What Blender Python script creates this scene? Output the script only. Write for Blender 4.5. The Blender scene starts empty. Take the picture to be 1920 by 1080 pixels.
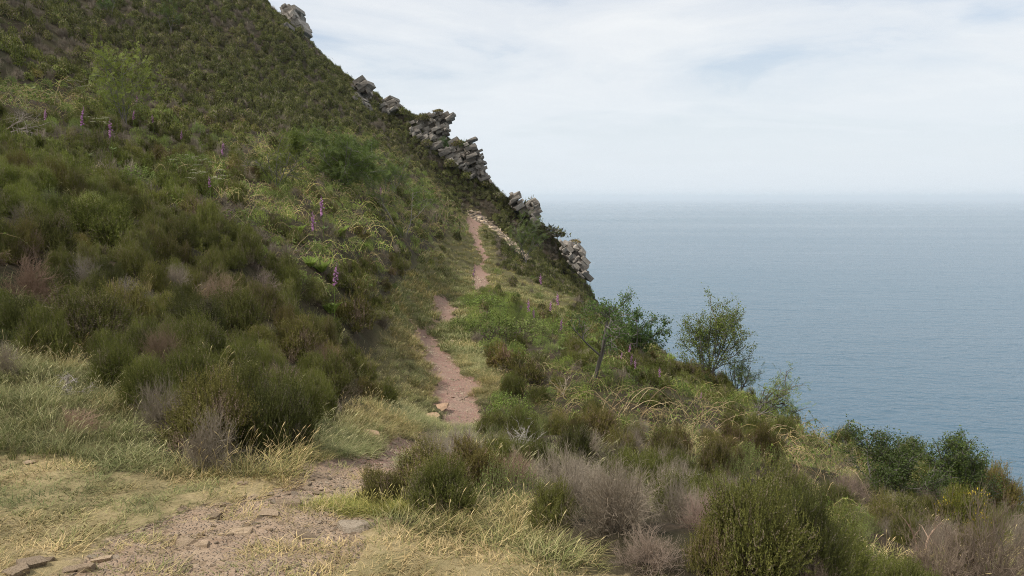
import bpy, bmesh, math, random
import numpy as np
from mathutils import Vector, Matrix

random.seed(7)
RS = np.random.RandomState(11)
SC = bpy.context.scene
COL = SC.collection
R = math.radians

# ------------------------------------------------------------------ camera
F = 1397.0                                   # focal length in pixels of the 1920 px wide photograph
PITCH = math.atan(170.0 / F)
CP, SP = math.cos(PITCH), math.sin(PITCH)
CAMZ = 1.6
cam_d = bpy.data.cameras.new('camera')
cam_d.sensor_width = 36.0
cam_d.lens = 36.0 * F / 1920.0
cam_d.clip_start = 0.05
cam_d.clip_end = 200000.0
cam = bpy.data.objects.new('camera', cam_d)
COL.objects.link(cam)
cam.location = (0, 0, CAMZ)
cam.rotation_euler = (math.pi / 2 - PITCH, 0, 0)
SC.camera = cam

# ------------------------------------------------------------------ world: thin high cloud over a hazy sky
SUN_EL, SUN_AZ = R(54), R(-112)              # azimuth from +Y (view direction) towards +X
world = bpy.data.worlds.new('World')
SC.world = world
world.use_nodes = True
wt = world.node_tree
wt.nodes.clear()


def N(t, typ, **kw):
    n = t.nodes.new(typ)
    for k, v in kw.items():
        if k == 'inp':
            for a, b in v.items():
                n.inputs[a].default_value = b
        else:
            setattr(n, k, v)
    return n


def L(t, a, b):
    t.links.new(a, b)


def ramp(t, fac, stops, interp='LINEAR'):
    n = N(t, 'ShaderNodeValToRGB')
    n.color_ramp.interpolation = interp
    e = n.color_ramp.elements
    while len(e) > 1:
        e.remove(e[-1])
    for i, (p, c) in enumerate(stops):
        if i:
            e.new(p)
        if not isinstance(c, (tuple, list)):
            c = (c, c, c)
        e[i].position = p
        e[i].color = (c[0], c[1], c[2], 1)
    L(t, fac, n.inputs[0])
    return n.outputs[0]


def mathn(t, op, a, b=None, c=None, clamp=False):
    n = N(t, 'ShaderNodeMath', operation=op)
    n.use_clamp = clamp
    for i, v in enumerate((a, b, c)):
        if v is None:
            continue
        if isinstance(v, (int, float)):
            n.inputs[i].default_value = v
        else:
            L(t, v, n.inputs[i])
    return n.outputs[0]


def mixc(t, fac, a, b, blend='MIX'):
    n = N(t, 'ShaderNodeMix', data_type='RGBA', blend_type=blend)
    for i, v in ((0, fac), (6, a), (7, b)):
        if isinstance(v, (int, float)):
            n.inputs[i].default_value = v
        elif isinstance(v, (tuple, list)):
            n.inputs[i].default_value = (v[0], v[1], v[2], 1)
        else:
            L(t, v, n.inputs[i])
    return n.outputs[2]


sky = N(wt, 'ShaderNodeTexSky', sky_type='NISHITA')
sky.sun_disc = False
sky.sun_elevation = SUN_EL
sky.sun_rotation = SUN_AZ
sky.altitude = 120
sky.air_density = 1.0
sky.dust_density = 2.2
sky.ozone_density = 1.0
tc = N(wt, 'ShaderNodeTexCoord')
sep = N(wt, 'ShaderNodeSeparateXYZ')
L(wt, tc.outputs['Generated'], sep.inputs[0])
zz = mathn(wt, 'ADD', mathn(wt, 'MAXIMUM', sep.outputs[2], 0.0), 0.11)
cx = mathn(wt, 'DIVIDE', sep.outputs[0], zz)
cy = mathn(wt, 'DIVIDE', sep.outputs[1], zz)
cv = N(wt, 'ShaderNodeCombineXYZ')
L(wt, cx, cv.inputs[0]); L(wt, cy, cv.inputs[1])
mp = N(wt, 'ShaderNodeMapping')
mp.inputs['Location'].default_value = (3.1, 1.35, 0.0)
mp.inputs['Rotation'].default_value = (0, 0, R(-14))
mp.inputs['Scale'].default_value = (0.62, 0.8, 1)
L(wt, cv.outputs[0], mp.inputs[0])
n1 = N(wt, 'ShaderNodeTexNoise', inp={'Scale': 0.9, 'Detail': 7.0, 'Roughness': 0.55, 'Distortion': 0.6})
L(wt, mp.outputs[0], n1.inputs['Vector'])
n2 = N(wt, 'ShaderNodeTexNoise', inp={'Scale': 3.4, 'Detail': 8.0, 'Roughness': 0.62, 'Distortion': 0.9})
L(wt, mp.outputs[0], n2.inputs['Vector'])
cover0 = ramp(wt, n1.outputs[0], [(0.32, 0.35), (0.43, 0.78), (0.55, 0.97)])
lowf = ramp(wt, sep.outputs[2], [(0.0, 1.0), (0.07, 0.92), (0.16, 0.5), (0.30, 0.0)])
cover = mathn(wt, 'MAXIMUM', cover0, lowf)
wisp = ramp(wt, n2.outputs[0], [(0.42, 0.0), (0.75, 1.0)])
bright = mixc(wt, wisp, (3.54, 3.61, 3.71), (3.94, 3.95, 3.94))
# the low sky is paler blue, seen through more air
bright2 = mixc(wt, mathn(wt, 'MULTIPLY', lowf, 0.9), bright, (3.16, 3.44, 3.70))
skyc = N(wt, 'ShaderNodeVectorMath', operation='SCALE', inp={'Scale': .62})
L(wt, sky.outputs[0], skyc.inputs[0])
final = mixc(wt, cover, skyc.outputs[0], bright2)
bg = N(wt, 'ShaderNodeBackground', inp={'Strength': 0.1})
L(wt, final, bg.inputs[0])
wo = N(wt, 'ShaderNodeOutputWorld')
L(wt, bg.outputs[0], wo.inputs[0])

# ------------------------------------------------------------------ sun through thin cloud
sd = bpy.data.lights.new('sun', 'SUN')
sd.energy = 1.5
sd.angle = R(10)
sd.color = (1.0, 0.955, 0.89)
sun = bpy.data.objects.new('sun', sd)
COL.objects.link(sun)
sdir = Vector((math.sin(SUN_AZ) * math.cos(SUN_EL), math.cos(SUN_AZ) * math.cos(SUN_EL), math.sin(SUN_EL)))
sun.rotation_euler = sdir.to_track_quat('Z', 'Y').to_euler()
sun.location = (-30, -20, 60)

vs = SC.view_settings
vs.view_transform = 'Standard'
vs.look = 'None'
vs.exposure = 1.32
vs.gamma = 1.0
vs.use_curve_mapping = False
SC.render.engine = 'CYCLES'
cy_ = SC.cycles
cy_.max_bounces = 6
cy_.diffuse_bounces = 3
cy_.glossy_bounces = 2
cy_.transmission_bounces = 3
cy_.volume_bounces = 2
cy_.transparent_max_bounces = 4
cy_.use_denoising = True
cy_.denoising_prefilter = 'NONE'
cy_.filter_width = 1.0
cy_.caustics_reflective = False
cy_.caustics_refractive = False


def tag(o, label=None, cat=None, group=None, kind=None):
    if label: o['label'] = label
    if cat: o['category'] = cat
    if group: o['group'] = group
    if kind: o['kind'] = kind
    return o


# ------------------------------------------------------------------ picture <-> place
def ray(px, py):
    u = (px - 960.0) / F
    v = (540.0 - py) / F
    return u, CP + v * SP, -SP + v * CP


def sec_px(Y, pts):
    out = []
    for px, py in pts:
        u, a, b = ray(px, py)
        out.append((u * Y / a, CAMZ + b * Y / a))
    return out


def project(x, y, z):
    z = z - CAMZ
    d = y * CP - z * SP
    d = np.where(np.abs(d) < 1e-3, 1e-3, d)
    up = y * SP + z * CP
    return 960 + F * x / d, 540 - F * up / d, d


def raw(pts):
    return [(x, z + CAMZ) for x, z in pts]


CL = [(16, -22), (40, -75), (75, -131), (400, -131)]
ST = [
    (-12, raw([(-60, 10), (-30, 4), (-10, .2), (-5, -1.0), (-2, -1.5), (1.5, -1.7), (4, -3), (8, -8)] + CL)),
    (0, raw([(-60, 12), (-30, 4.5), (-10, .3), (-5, -1.0), (-2, -1.55), (1, -1.62), (2, -1.85), (3.5, -2.7), (6, -4.6), (9, -9)] + CL)),
    (3, raw([(-60, 14), (-30, 5), (-10, .5), (-4.5, -1.3), (-2.2, -1.6), (1, -1.62), (1.8, -1.85), (3.2, -2.8), (6, -4.6), (9, -8.6)] + CL)),
    (4.5, raw([(-60, 16), (-30, 6), (-10, .9), (-5, -1.2), (-3.2, -1.64), (-.6, -1.78), (.3, -1.85), (1.2, -2.1), (3, -2.9), (6, -4.4), (8.6, -8)] + CL)),
    (6, raw([(-60, 18), (-30, 7), (-12, 2.2), (-6, -.8), (-4.2, -1.45), (-2.5, -1.75), (-1.3, -2.13), (-.3, -2.3), (1, -2.6), (3, -3.2), (5.5, -3.9), (7.2, -4.9), (8.6, -7.2)] + CL)),
    (8, raw([(-60, 20), (-30, 8), (-14, 2.8), (-8, -.3), (-5.5, -1.4), (-3, -1.8), (-2, -2.3), (-1.2, -2.8), (0, -2.95), (2, -3.3), (5, -3.85), (6.4, -4.15), (7.8, -5.0), (9.4, -8)] + CL)),
    (11, raw([(-60, 23), (-40, 14), (-16, 3.6), (-9, .1), (-7, -.7), (-4.5, -1.45), (-3, -2.1), (-1.9, -3.2), (-1.3, -3.45), (-.4, -3.5), (2, -3.7), (5, -4.2), (6.9, -4.55), (8.3, -5.1), (9.3, -6.8), (11, -10)] + CL)),
    (14, raw([(-60, 26), (-40, 16), (-18, 4.5)]) + sec_px(14, [(0, 345), (200, 390), (400, 455), (550, 560), (640, 645), (720, 740), (800, 778), (880, 787), (1000, 792), (1200, 800), (1400, 825), (1640, 862), (1720, 905)]) + raw([(8.6, -6.9), (10.6, -10.5)] + CL)),
    (17, raw([(-60, 29), (-40, 18), (-20, 5.5)]) + sec_px(17, [(0, 305), (200, 355), (400, 415), (600, 490), (680, 575), (740, 645), (790, 692), (842, 702), (900, 705), (1000, 705), (1115, 708), (1300, 747), (1430, 785), (1540, 822)]) + raw([(8.3, -7.4), (10.7, -11)] + CL)),
    (22, raw([(-60, 33), (-40, 21), (-24, 8)]) + sec_px(22, [(0, 250), (200, 300), (400, 350), (600, 415), (680, 485), (730, 562), (770, 625), (805, 643), (860, 645), (950, 645), (1100, 662), (1250, 700), (1430, 765)]) + raw([(9.3, -9.0), (12, -13)] + CL)),
    (30, raw([(-70, 42), (-50, 30), (-30, 15)]) + sec_px(30, [(0, 175), (200, 228), (400, 282), (600, 348), (700, 420), (760, 500), (805, 568), (835, 580), (870, 580), (950, 592), (1100, 625), (1250, 684), (1340, 742)]) + raw([(9.8, -10.8), (13, -15.5)] + CL)),
    (40, raw([(-80, 52), (-60, 38), (-40, 21)]) + sec_px(40, [(0, 95), (200, 152), (400, 216), (600, 292), (700, 357), (780, 440), (830, 530), (870, 548), (920, 552), (1000, 572), (1100, 608), (1250, 672)]) + raw([(10.3, -12.0), (14.5, -18)] + CL)),
    (52, raw([(-80, 60), (-60, 44), (-48, 32)]) + sec_px(52, [(0, -20), (200, 65), (400, 155), (600, 245), (700, 315), (800, 425), (860, 500), (898, 513), (930, 515), (1000, 532), (1100, 572), (1180, 640)]) + raw([(11, -14.5), (15.5, -21)] + CL)),
    (66, raw([(-90, 74), (-70, 58)]) + sec_px(66, [(0, -150), (200, -40), (400, 70), (600, 190), (700, 268), (800, 358), (860, 425), (893, 446), (920, 450), (1000, 496), (1100, 568), (1160, 645)]) + raw([(12.5, -18), (17, -26)] + CL)),
    (80, raw([(-90, 78), (-70, 62)]) + sec_px(80, [(200, -160), (400, -30), (530, 62), (600, 130), (700, 222), (800, 318), (850, 382), (885, 411), (920, 420), (960, 446), (1050, 524), (1110, 590), (1150, 660)]) + raw([(14, -23), (18, -32)] + CL)),
    (88, raw([(-90, 80), (-70, 64)]) + sec_px(88, [(200, -195), (400, -65), (530, 28), (600, 102), (680, 172), (760, 216), (830, 244), (870, 288), (905, 334), (950, 376), (1010, 418), (1060, 470), (1095, 524), (1130, 592), (1160, 670)]) + raw([(15, -27), (18, -36)] + CL)),
    (100, raw([(-90, 72), (-70, 55), (-45, 32), (-30, 14), (-18, 2), (-10, -6), (-2, -14), (6, -28), (14, -45), (40, -95), (75, -131), (400, -131)])),
    (135, raw([(-110, 60), (-90, 40), (-60, 14), (-40, -10), (-25, -35), (0, -70), (30, -131), (400, -131)])),
    (190, raw([(-160, 60), (-120, 20), (-90, -20), (-60, -70), (-30, -131), (400, -131)])),
]
for Y, p in ST:
    p.sort()
ST_Y = np.array([s[0] for s in ST], float)


def base_h(x, y):
    """Height of the smooth hillside at arrays x, y."""
    x = np.asarray(x, float); y = np.asarray(y, float)
    sh = np.broadcast(x, y).shape
    x = np.broadcast_to(x, sh).ravel(); y = np.broadcast_to(y, sh).ravel()
    k = np.clip(np.searchsorted(ST_Y, y) - 1, 0, len(ST) - 2)
    w = 0.12 + 0.012 * np.clip(y, 0, 100)
    vals = np.empty((len(ST), x.size))
    for i, (Y, p) in enumerate(ST):
        px = [a for a, b in p]; pz = [b for a, b in p]
        vals[i] = sum(wt_ * np.interp(x + o * w, px, pz) for o, wt_ in ((-2, .1), (-1, .25), (0, .3), (1, .25), (2, .1)))
    d = (vals[1:] - vals[:-1]) / (ST_Y[1:] - ST_Y[:-1])[:, None]
    m = np.zeros_like(vals)
    m[0] = d[0]; m[-1] = d[-1]
    h = (ST_Y[1:] - ST_Y[:-1])[:, None]
    w1 = 2 * h[1:] + h[:-1]; w2 = h[1:] + 2 * h[:-1]
    same = d[:-1] * d[1:] > 0
    with np.errstate(all='ignore'):
        hm = (w1 + w2) / (w1 / d[:-1] + w2 / d[1:])
    m[1:-1] = np.where(same, hm, 0)
    idx = np.arange(x.size)
    y0 = ST_Y[k]; hh = ST_Y[k + 1] - y0
    t = np.clip((y - y0) / hh, 0, 1)
    v0, v1, m0, m1 = vals[k, idx], vals[k + 1, idx], m[k, idx], m[k + 1, idx]
    r = (2 * t**3 - 3 * t**2 + 1) * v0 + (t**3 - 2 * t**2 + t) * hh * m0 + (-2 * t**3 + 3 * t**2) * v1 + (t**3 - t**2) * hh * m1
    return r.reshape(sh)


_perm = RS.permutation(4096)
_grad = RS.rand(4096) * 2 - 1


def vnoise(x, y, f, seed=0):
    x = np.asarray(x) * f + seed * 17.13; y = np.asarray(y) * f + seed * 7.77
    xi = np.floor(x).astype(int); yi = np.floor(y).astype(int)
    fx = x - xi; fy = y - yi
    fx = fx * fx * (3 - 2 * fx); fy = fy * fy * (3 - 2 * fy)
    g = lambda a, b: _grad[_perm[(a + _perm[b & 4095]) & 4095]]
    return (g(xi, yi) * (1 - fx) + g(xi + 1, yi) * fx) * (1 - fy) + (g(xi, yi + 1) * (1 - fx) + g(xi + 1, yi + 1) * fx) * fy


def fbm(x, y, f, o=4, seed=0):
    return sum(vnoise(x, y, f * 2**i, seed + i) * 0.5**i for i in range(o))


# grid of the ground sheet
def axis(parts):
    out = []
    for a, b, s in parts:
        n = max(1, int(round((b - a) / s)))
        out += list(np.linspace(a, b, n, endpoint=False))
    return out


gx = np.array(axis([(-150, -60, 6), (-60, -32, 1.0), (-32, -14, .36), (-14, -6, .2), (-6, 6, .07), (6, 14, .2), (14, 30, .8), (30, 90, 3)]) + [90.0])
gy = axis([(-12, 0, .8), (0, 2.4, .3), (2.4, 9, .06)])
yy = 9.0
while yy < 100:
    gy.append(yy); yy += 0.0068 * yy
while yy < 190:
    gy.append(yy); yy += 3.5
gy = np.array(gy + [190.0])
GX, GY = np.meshgrid(gx, gy)
GB = base_h(GX, GY)


def bil(arr, x, y):
    x = np.asarray(x, float); y = np.asarray(y, float)
    i = np.clip(np.searchsorted(gx, x) - 1, 0, len(gx) - 2)
    j = np.clip(np.searchsorted(gy, y) - 1, 0, len(gy) - 2)
    tx = np.clip((x - gx[i]) / (gx[i + 1] - gx[i]), 0, 1); ty = np.clip((y - gy[j]) / (gy[j + 1] - gy[j]), 0, 1)
    return (arr[j, i] * (1 - tx) + arr[j, i + 1] * tx) * (1 - ty) + (arr[j + 1, i] * (1 - tx) + arr[j + 1, i + 1] * tx) * ty


def hit(px, py, arr, y0=2.0, y1=120.0, edge=False):
    """Where the line of sight through a picture point meets the ground: (x, y)."""
    u, a, b = ray(px, py)
    t = y0 + (y1 - y0) * (np.linspace(0, 1, 4000) ** 2)
    x = u / a * t; z = CAMZ + b / a * t
    below = z < bil(arr, x, t)
    if below.any():
        k = int(np.argmax(below))
    elif edge:                                # just past the edge of the slope: stand on the edge itself
        gap = (z - bil(arr, x, t)) / t
        k = int(np.argmin(np.where(t < 60, gap, 9)))
    else:
        k = len(t) - 1
    return float(x[k]), float(t[k])


# ------------------------------------------------------------------ the footpath
PATH_ROWS = [(330, 1100, .52), (410, 1030, .58), (495, 965, .48), (600, 922, .34), (672, 872, .26), (760, 835, .16), (830, 800, .14), (868, 784, .44), (858, 740, .50), (843, 702, .50), (825, 670, .48),
             (804, 642, .46), (792, 628, .44), (805, 618, .10), (828, 604, .10), (836, 590, .46), (832, 566, .46), (836, 558, .08), (880, 545, .08), (902, 538, .50), (899, 506, .50), (901, 498, .10), (908, 486, .12), (906, 478, .28), (898, 460, .30), (890, 440, .42), (886, 420, .6), (892, 411, .85)]
SCREE_ROWS = [(900, 412, 1.3), (922, 425, 1.1), (946, 444, 1.0), (966, 464, .9), (985, 486, .6)]
PATH_W = [hit(px, py, GB) + (w,) for px, py, w in PATH_ROWS]
SCREE_W = [hit(px, py, GB) + (w,) for px, py, w in SCREE_ROWS]


def chain_dist(x, y, pts):
    best = np.full(np.shape(x), 1e9)
    for (ax, ay, aw), (bx, by, bw) in zip(pts[:-1], pts[1:]):
        dx, dy = bx - ax, by - ay
        t = np.clip(((x - ax) * dx + (y - ay) * dy) / (dx * dx + dy * dy + 1e-9), 0, 1)
        best = np.minimum(best, np.hypot(x - ax - t * dx, y - ay - t * dy) - (aw + (bw - aw) * t))
    return best


def sstep(a, b, v):
    t = np.clip((v - a) / (b - a), 0, 1)
    return t * t * (3 - 2 * t)


def path_sd(x, y):
    return np.minimum(chain_dist(x, y, PATH_W), chain_dist(x, y, SCREE_W)) + (0.12 * vnoise(x, y, 2.0, 3) + 0.10 * vnoise(x, y, 6, 4)) * np.clip(y / 8, .8, 2)


SD = path_sd(GX, GY)
pm = 1 - sstep(-.08, .12, SD)
near_flat = sstep(6.5, 4.0, GY) * sstep(1.4, .4, GX) if False else (1 - sstep(4.2, 6.8, GY)) * (1 - sstep(.3, 1.6, GX)) * sstep(-5, -3.5, GX)
rough = sstep(.1, 1.4, SD) * (1 - .8 * near_flat)
GZ = GB + rough * (0.13 * fbm(GX, GY, .9, 3, 1) + .12 * vnoise(GX, GY, .25, 9)) + .018 * fbm(GX, GY, 2.4, 4, 5) + pm * (.012 * fbm(GX, GY, 9, 2, 8)) * (GY < 20)
GZ -= .07 * pm * np.clip(GY / 10, .3, 1.5)
far = sstep(25, 60, GY)
GZ += far * rough * .35 * fbm(GX, GY, .22, 3, 21)


def ground_z(x, y):
    return bil(GZ, x, y)


def ground_at(px, py):
    x, y = hit(px, py, GZ, edge=True)
    return x, y, float(ground_z(x, y))
# ------------------------------------------------------------------ zones of vegetation, read as ground areas
def inpoly(px, py, poly):
    c = np.zeros(np.shape(px), bool)
    n = len(poly)
    for i in range(n):
        x0, y0 = poly[i]; x1, y1 = poly[(i + 1) % n]
        if y0 == y1:
            continue
        cond = ((y0 > py) != (y1 > py)) & (px < (x1 - x0) * (py - y0) / (y1 - y0) + x0)
        c ^= cond
    return c


DRY = [[(-1200, 850), (-300, 868), (120, 870), (300, 905), (520, 893), (660, 875), (700, 900), (690, 950), (760, 990), (900, 1000), (1010, 1040), (1120, 1075), (1150, 1200), (-1200, 1200)]]
TALL = [[(-1200, 640), (-400, 665), (60, 675), (215, 700), (250, 780), (270, 850), (440, 878), (570, 866), (650, 800), (690, 720), (710, 610), (740, 540), (840, 430), (870, 400), (905, 405), (950, 520), (860, 560), (790, 620), (830, 700), (825, 780), (720, 850), (640, 880), (520, 897), (300, 908), (120, 872), (-400, 870), (-1200, 850)],
        [(680, 965), (760, 955), (860, 935), (1000, 935), (1020, 1000), (1130, 1060), (1250, 1080), (1500, 1100), (1500, 1250), (1120, 1200), (1000, 1045), (900, 1000), (760, 990)],
        [(820, 620), (880, 640), (950, 720), (930, 770), (880, 740)],
        [(900, 500), (980, 520), (1080, 560), (1060, 600), (920, 560)]]
BILB = [[(830, 560), (880, 545), (970, 560), (1010, 600), (1090, 640), (1060, 690), (960, 670), (880, 640), (820, 615)],
        [(890, 760), (930, 740), (1000, 755), (1040, 800), (990, 830), (910, 820)]]
BRAM = [[(380, 310), (470, 250), (700, 250), (800, 330), (880, 430), (840, 500), (740, 470), (660, 500), (560, 510), (420, 420)],
        [(0, 150), (120, 150), (190, 190), (120, 230), (0, 200)],
        [(1000, 680), (1120, 700), (1300, 740), (1430, 790), (1600, 850), (1700, 930), (1600, 960), (1400, 880), (1250, 850), (1060, 800), (990, 730)]]
DEAD = [[(760, 800), (900, 790), (1000, 860), (960, 910), (800, 900)], [(1080, 830), (1300, 850), (1330, 950), (1300, 1030), (1050, 1000), (1000, 900)],
        [(1660, 960), (1920, 900), (2200, 900), (2200, 1300), (1640, 1300), (1620, 1100)], [(1460, 880), (1600, 900), (1640, 1000), (1560, 960)]]


def zone_map(x, y, z):
    """0 heath, 1 dry short grass, 2 long grass, 3 bilberry, 4 bramble, 5 dead heather."""
    px, py, d = project(x, y, z)
    j = 26 * vnoise(x, y, 1.6, 31) * np.clip(6 / np.maximum(y, 1), .4, 1.5)
    k = 20 * vnoise(x, y, 1.6, 37) * np.clip(6 / np.maximum(y, 1), .4, 1.5)
    px = px + j; py = py + k
    out = np.zeros(np.shape(px), int)
    for code, polys in ((5, DEAD), (4, BRAM), (2, TALL), (3, BILB), (1, DRY)):
        for p in polys:
            out[inpoly(px, py, p)] = code
    # outside the frame the ground round the viewpoint goes on as short grass, then as heath
    back = (y < 3.0) & (x > -9) & (x < 1.6)
    out[back] = 1
    out[(d <= 0.5) & ~back] = 0
    return out


ZG = zone_map(GX, GY, GZ)


def blur(a, n):
    a = a.astype(float)
    for _ in range(n):
        b = np.pad(a, 1, mode='edge')
        a = (b[1:-1, 1:-1] * 2 + b[:-2, 1:-1] + b[2:, 1:-1] + b[1:-1, :-2] + b[1:-1, 2:]) / 6
    return a


Z_DRY = blur(ZG == 1, 6)
Z_TALL = blur(ZG == 2, 6)


# ------------------------------------------------------------------ materials
def newmat(name):
    m = bpy.data.materials.new(name)
    m.use_nodes = True
    m.node_tree.nodes.clear()
    return m, m.node_tree


def out_(t, sh, disp=None):
    o = N(t, 'ShaderNodeOutputMaterial')
    L(t, sh, o.inputs[0])


def ground_material():
    m, t = newmat('heath_ground')
    g = N(t, 'ShaderNodeNewGeometry')
    pa = N(t, 'ShaderNodeAttribute', attribute_name='path_mask')
    dr = N(t, 'ShaderNodeAttribute', attribute_name='dry_mask')
    ta = N(t, 'ShaderNodeAttribute', attribute_name='tall_mask')
    sm = N(t, 'ShaderNodeAttribute', attribute_name='scree_mask')
    na = N(t, 'ShaderNodeTexNoise', inp={'Scale': 1.3, 'Detail': 8, 'Roughness': .62})
    nb = N(t, 'ShaderNodeTexNoise', inp={'Scale': 14, 'Detail': 8, 'Roughness': .7})
    nc = N(t, 'ShaderNodeTexNoise', inp={'Scale': 60, 'Detail': 5, 'Roughness': .7})
    vo = N(t, 'ShaderNodeTexVoronoi', inp={'Scale': 52, 'Randomness': 1.0})
    v2 = N(t, 'ShaderNodeTexVoronoi', inp={'Scale': 11, 'Randomness': 1.0})
    for n in (na, nb, nc, vo, v2):
        L(t, g.outputs['Position'], n.inputs['Vector'])
    litter = mixc(t, ramp(t, nb.outputs[0], [(.35, 0), (.7, 1)]), (.030, .023, .014), (.085, .062, .040))
    litter = mixc(t, ramp(t, na.outputs[0], [(.4, 0), (.65, .6)]), litter, (.045, .05, .018))
    dry = mixc(t, ramp(t, nb.outputs[0], [(.3, 0), (.7, 1)]), (.27, .205, .105), (.47, .37, .20))
    dry = mixc(t, ramp(t, na.outputs[0], [(.42, 0), (.62, .7)]), dry, (.13, .125, .05))
    tall = mixc(t, ramp(t, nb.outputs[0], [(.3, 0), (.7, 1)]), (.075, .075, .03), (.17, .14, .065))
    soil = mixc(t, ramp(t, nb.outputs[0], [(.28, 0), (.72, 1)]), (.29, .160, .118), (.45, .285, .222))
    nd = N(t, 'ShaderNodeTexNoise', inp={'Scale': 3.6, 'Detail': 6, 'Roughness': .7})
    L(t, g.outputs['Position'], nd.inputs['Vector'])
    soil = mixc(t, ramp(t, nd.outputs[0], [(.42, 0), (.62, .85)]), soil, (.40, .295, .215))
    soil = mixc(t, ramp(t, nd.outputs[0], [(.25, .8), (.40, 0)]), soil, (.20, .115, .085))
    soil = mixc(t, ramp(t, na.outputs[0], [(.35, 0), (.7, .5)]), soil, (.32, .185, .14))
    # broken slate chips: each cell its own tone
    chip = ramp(t, vo.outputs['Color'], [(.0, (.23, .16, .13)), (.5, (.33, .24, .20)), (1, (.45, .36, .30))])
    chipm = ramp(t, vo.outputs['Distance'], [(.32, 1), (.55, 0)])
    soil = mixc(t, mathn(t, 'MULTIPLY', chipm, .55), soil, chip)
    scree = mixc(t, ramp(t, v2.outputs['Distance'], [(.2, 1), (.6, 0)]), (.12, .10, .085), (.42, .38, .34))
    soil = mixc(t, sm.outputs['Fac'], soil, scree)
    cm = N(t, 'ShaderNodeAttribute', attribute_name='clearing_mask')
    soil = mixc(t, mathn(t, 'MULTIPLY', cm.outputs['Fac'], .75), soil, mixc(t, mathn(t, 'MULTIPLY', chipm, .45), mixc(t, ramp(t, nb.outputs[0], [(.3, 0), (.7, 1)]), (.26, .185, .115), (.48, .365, .245)), (.46, .36, .255)))
    c = mixc(t, ta.outputs['Fac'], litter, tall)
    edge = mathn(t, 'ADD', dr.outputs['Fac'], mathn(t, 'MULTIPLY', mathn(t, 'SUBTRACT', nb.outputs[0], .5), .8))
    c = mixc(t, ramp(t, edge, [(.35, 0), (.6, 1)]), c, dry)
    pe = mathn(t, 'ADD', pa.outputs['Fac'], mathn(t, 'MULTIPLY', mathn(t, 'SUBTRACT', nb.outputs[0], .5), 1.1))
    pe = ramp(t, pe, [(.35, 0), (.62, 1)])
    c = mixc(t, pe, c, soil)
    hgt = mathn(t, 'ADD', mathn(t, 'MULTIPLY', nb.outputs[0], .6), mathn(t, 'MULTIPLY', nc.outputs[0], .4))
    hgt = mathn(t, 'ADD', hgt, mathn(t, 'MULTIPLY', mathn(t, 'MULTIPLY', chipm, pe), .5))
    bp = N(t, 'ShaderNodeBump', inp={'Strength': .9, 'Distance': .035})
    L(t, hgt, bp.inputs['Height'])
    b = N(t, 'ShaderNodeBsdfPrincipled', inp={'Roughness': .95, 'Specular IOR Level': .15})
    L(t, c, b.inputs['Base Color']); L(t, bp.outputs[0], b.inputs['Normal'])
    out_(t, b.outputs[0])
    return m


def sea_material():
    m, t = newmat('sea_water')
    g = N(t, 'ShaderNodeNewGeometry')
    def nz(scale, sx, sy, det, rot, rough=.55):
        mm = N(t, 'ShaderNodeMapping')
        mm.inputs['Rotation'].default_value = (0, 0, R(rot))
        mm.inputs['Scale'].default_value = (sx, sy, 1)
        L(t, g.outputs['Position'], mm.inputs[0])
        n = N(t, 'ShaderNodeTexNoise', inp={'Scale': scale, 'Detail': det, 'Roughness': rough, 'Distortion': .3})
        L(t, mm.outputs[0], n.inputs['Vector'])
        return n.outputs[0]
    w1 = nz(.11, .55, 1.0, 3, 12)
    w2 = nz(.32, .6, 1.0, 4, -18)
    sw = nz(.018, .35, 1.0, 3, 5)
    pat = nz(.0016, .22, 1.0, 5, 4, .6)
    pat2 = nz(.00035, .25, 1.2, 5, -6, .6)
    h = mathn(t, 'ADD', mathn(t, 'MULTIPLY', w1, 1.0), mathn(t, 'MULTIPLY', w2, .38))
    h = mathn(t, 'ADD', h, mathn(t, 'MULTIPLY', sw, 2.2))
    bp = N(t, 'ShaderNodeBump', inp={'Strength': 1.0, 'Distance': 2.2})
    L(t, h, bp.inputs['Height'])
    pp = mathn(t, 'ADD', mathn(t, 'MULTIPLY', pat, .6), mathn(t, 'MULTIPLY', pat2, .4))
    base = mixc(t, ramp(t, pp, [(.35, 0), (.65, 1)]), (.044, .100, .146), (.070, .136, .184))
    foam = nz(.45, .35, 1.2, 6, 3, .7)
    fm = ramp(t, foam, [(.795, 0), (.83, 1)])
    base = mixc(t, mathn(t, 'MULTIPLY', fm, .8), base, (.6, .64, .66))
    b = N(t, 'ShaderNodeBsdfPrincipled', inp={'IOR': 1.333, 'Specular IOR Level': .5})
    L(t, base, b.inputs['Base Color'])
    L(t, ramp(t, pp, [(.35, .16), (.65, .30)]), b.inputs['Roughness'])
    L(t, bp.outputs[0], b.inputs['Normal'])
    out_(t, b.outputs[0])
    return m


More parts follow.
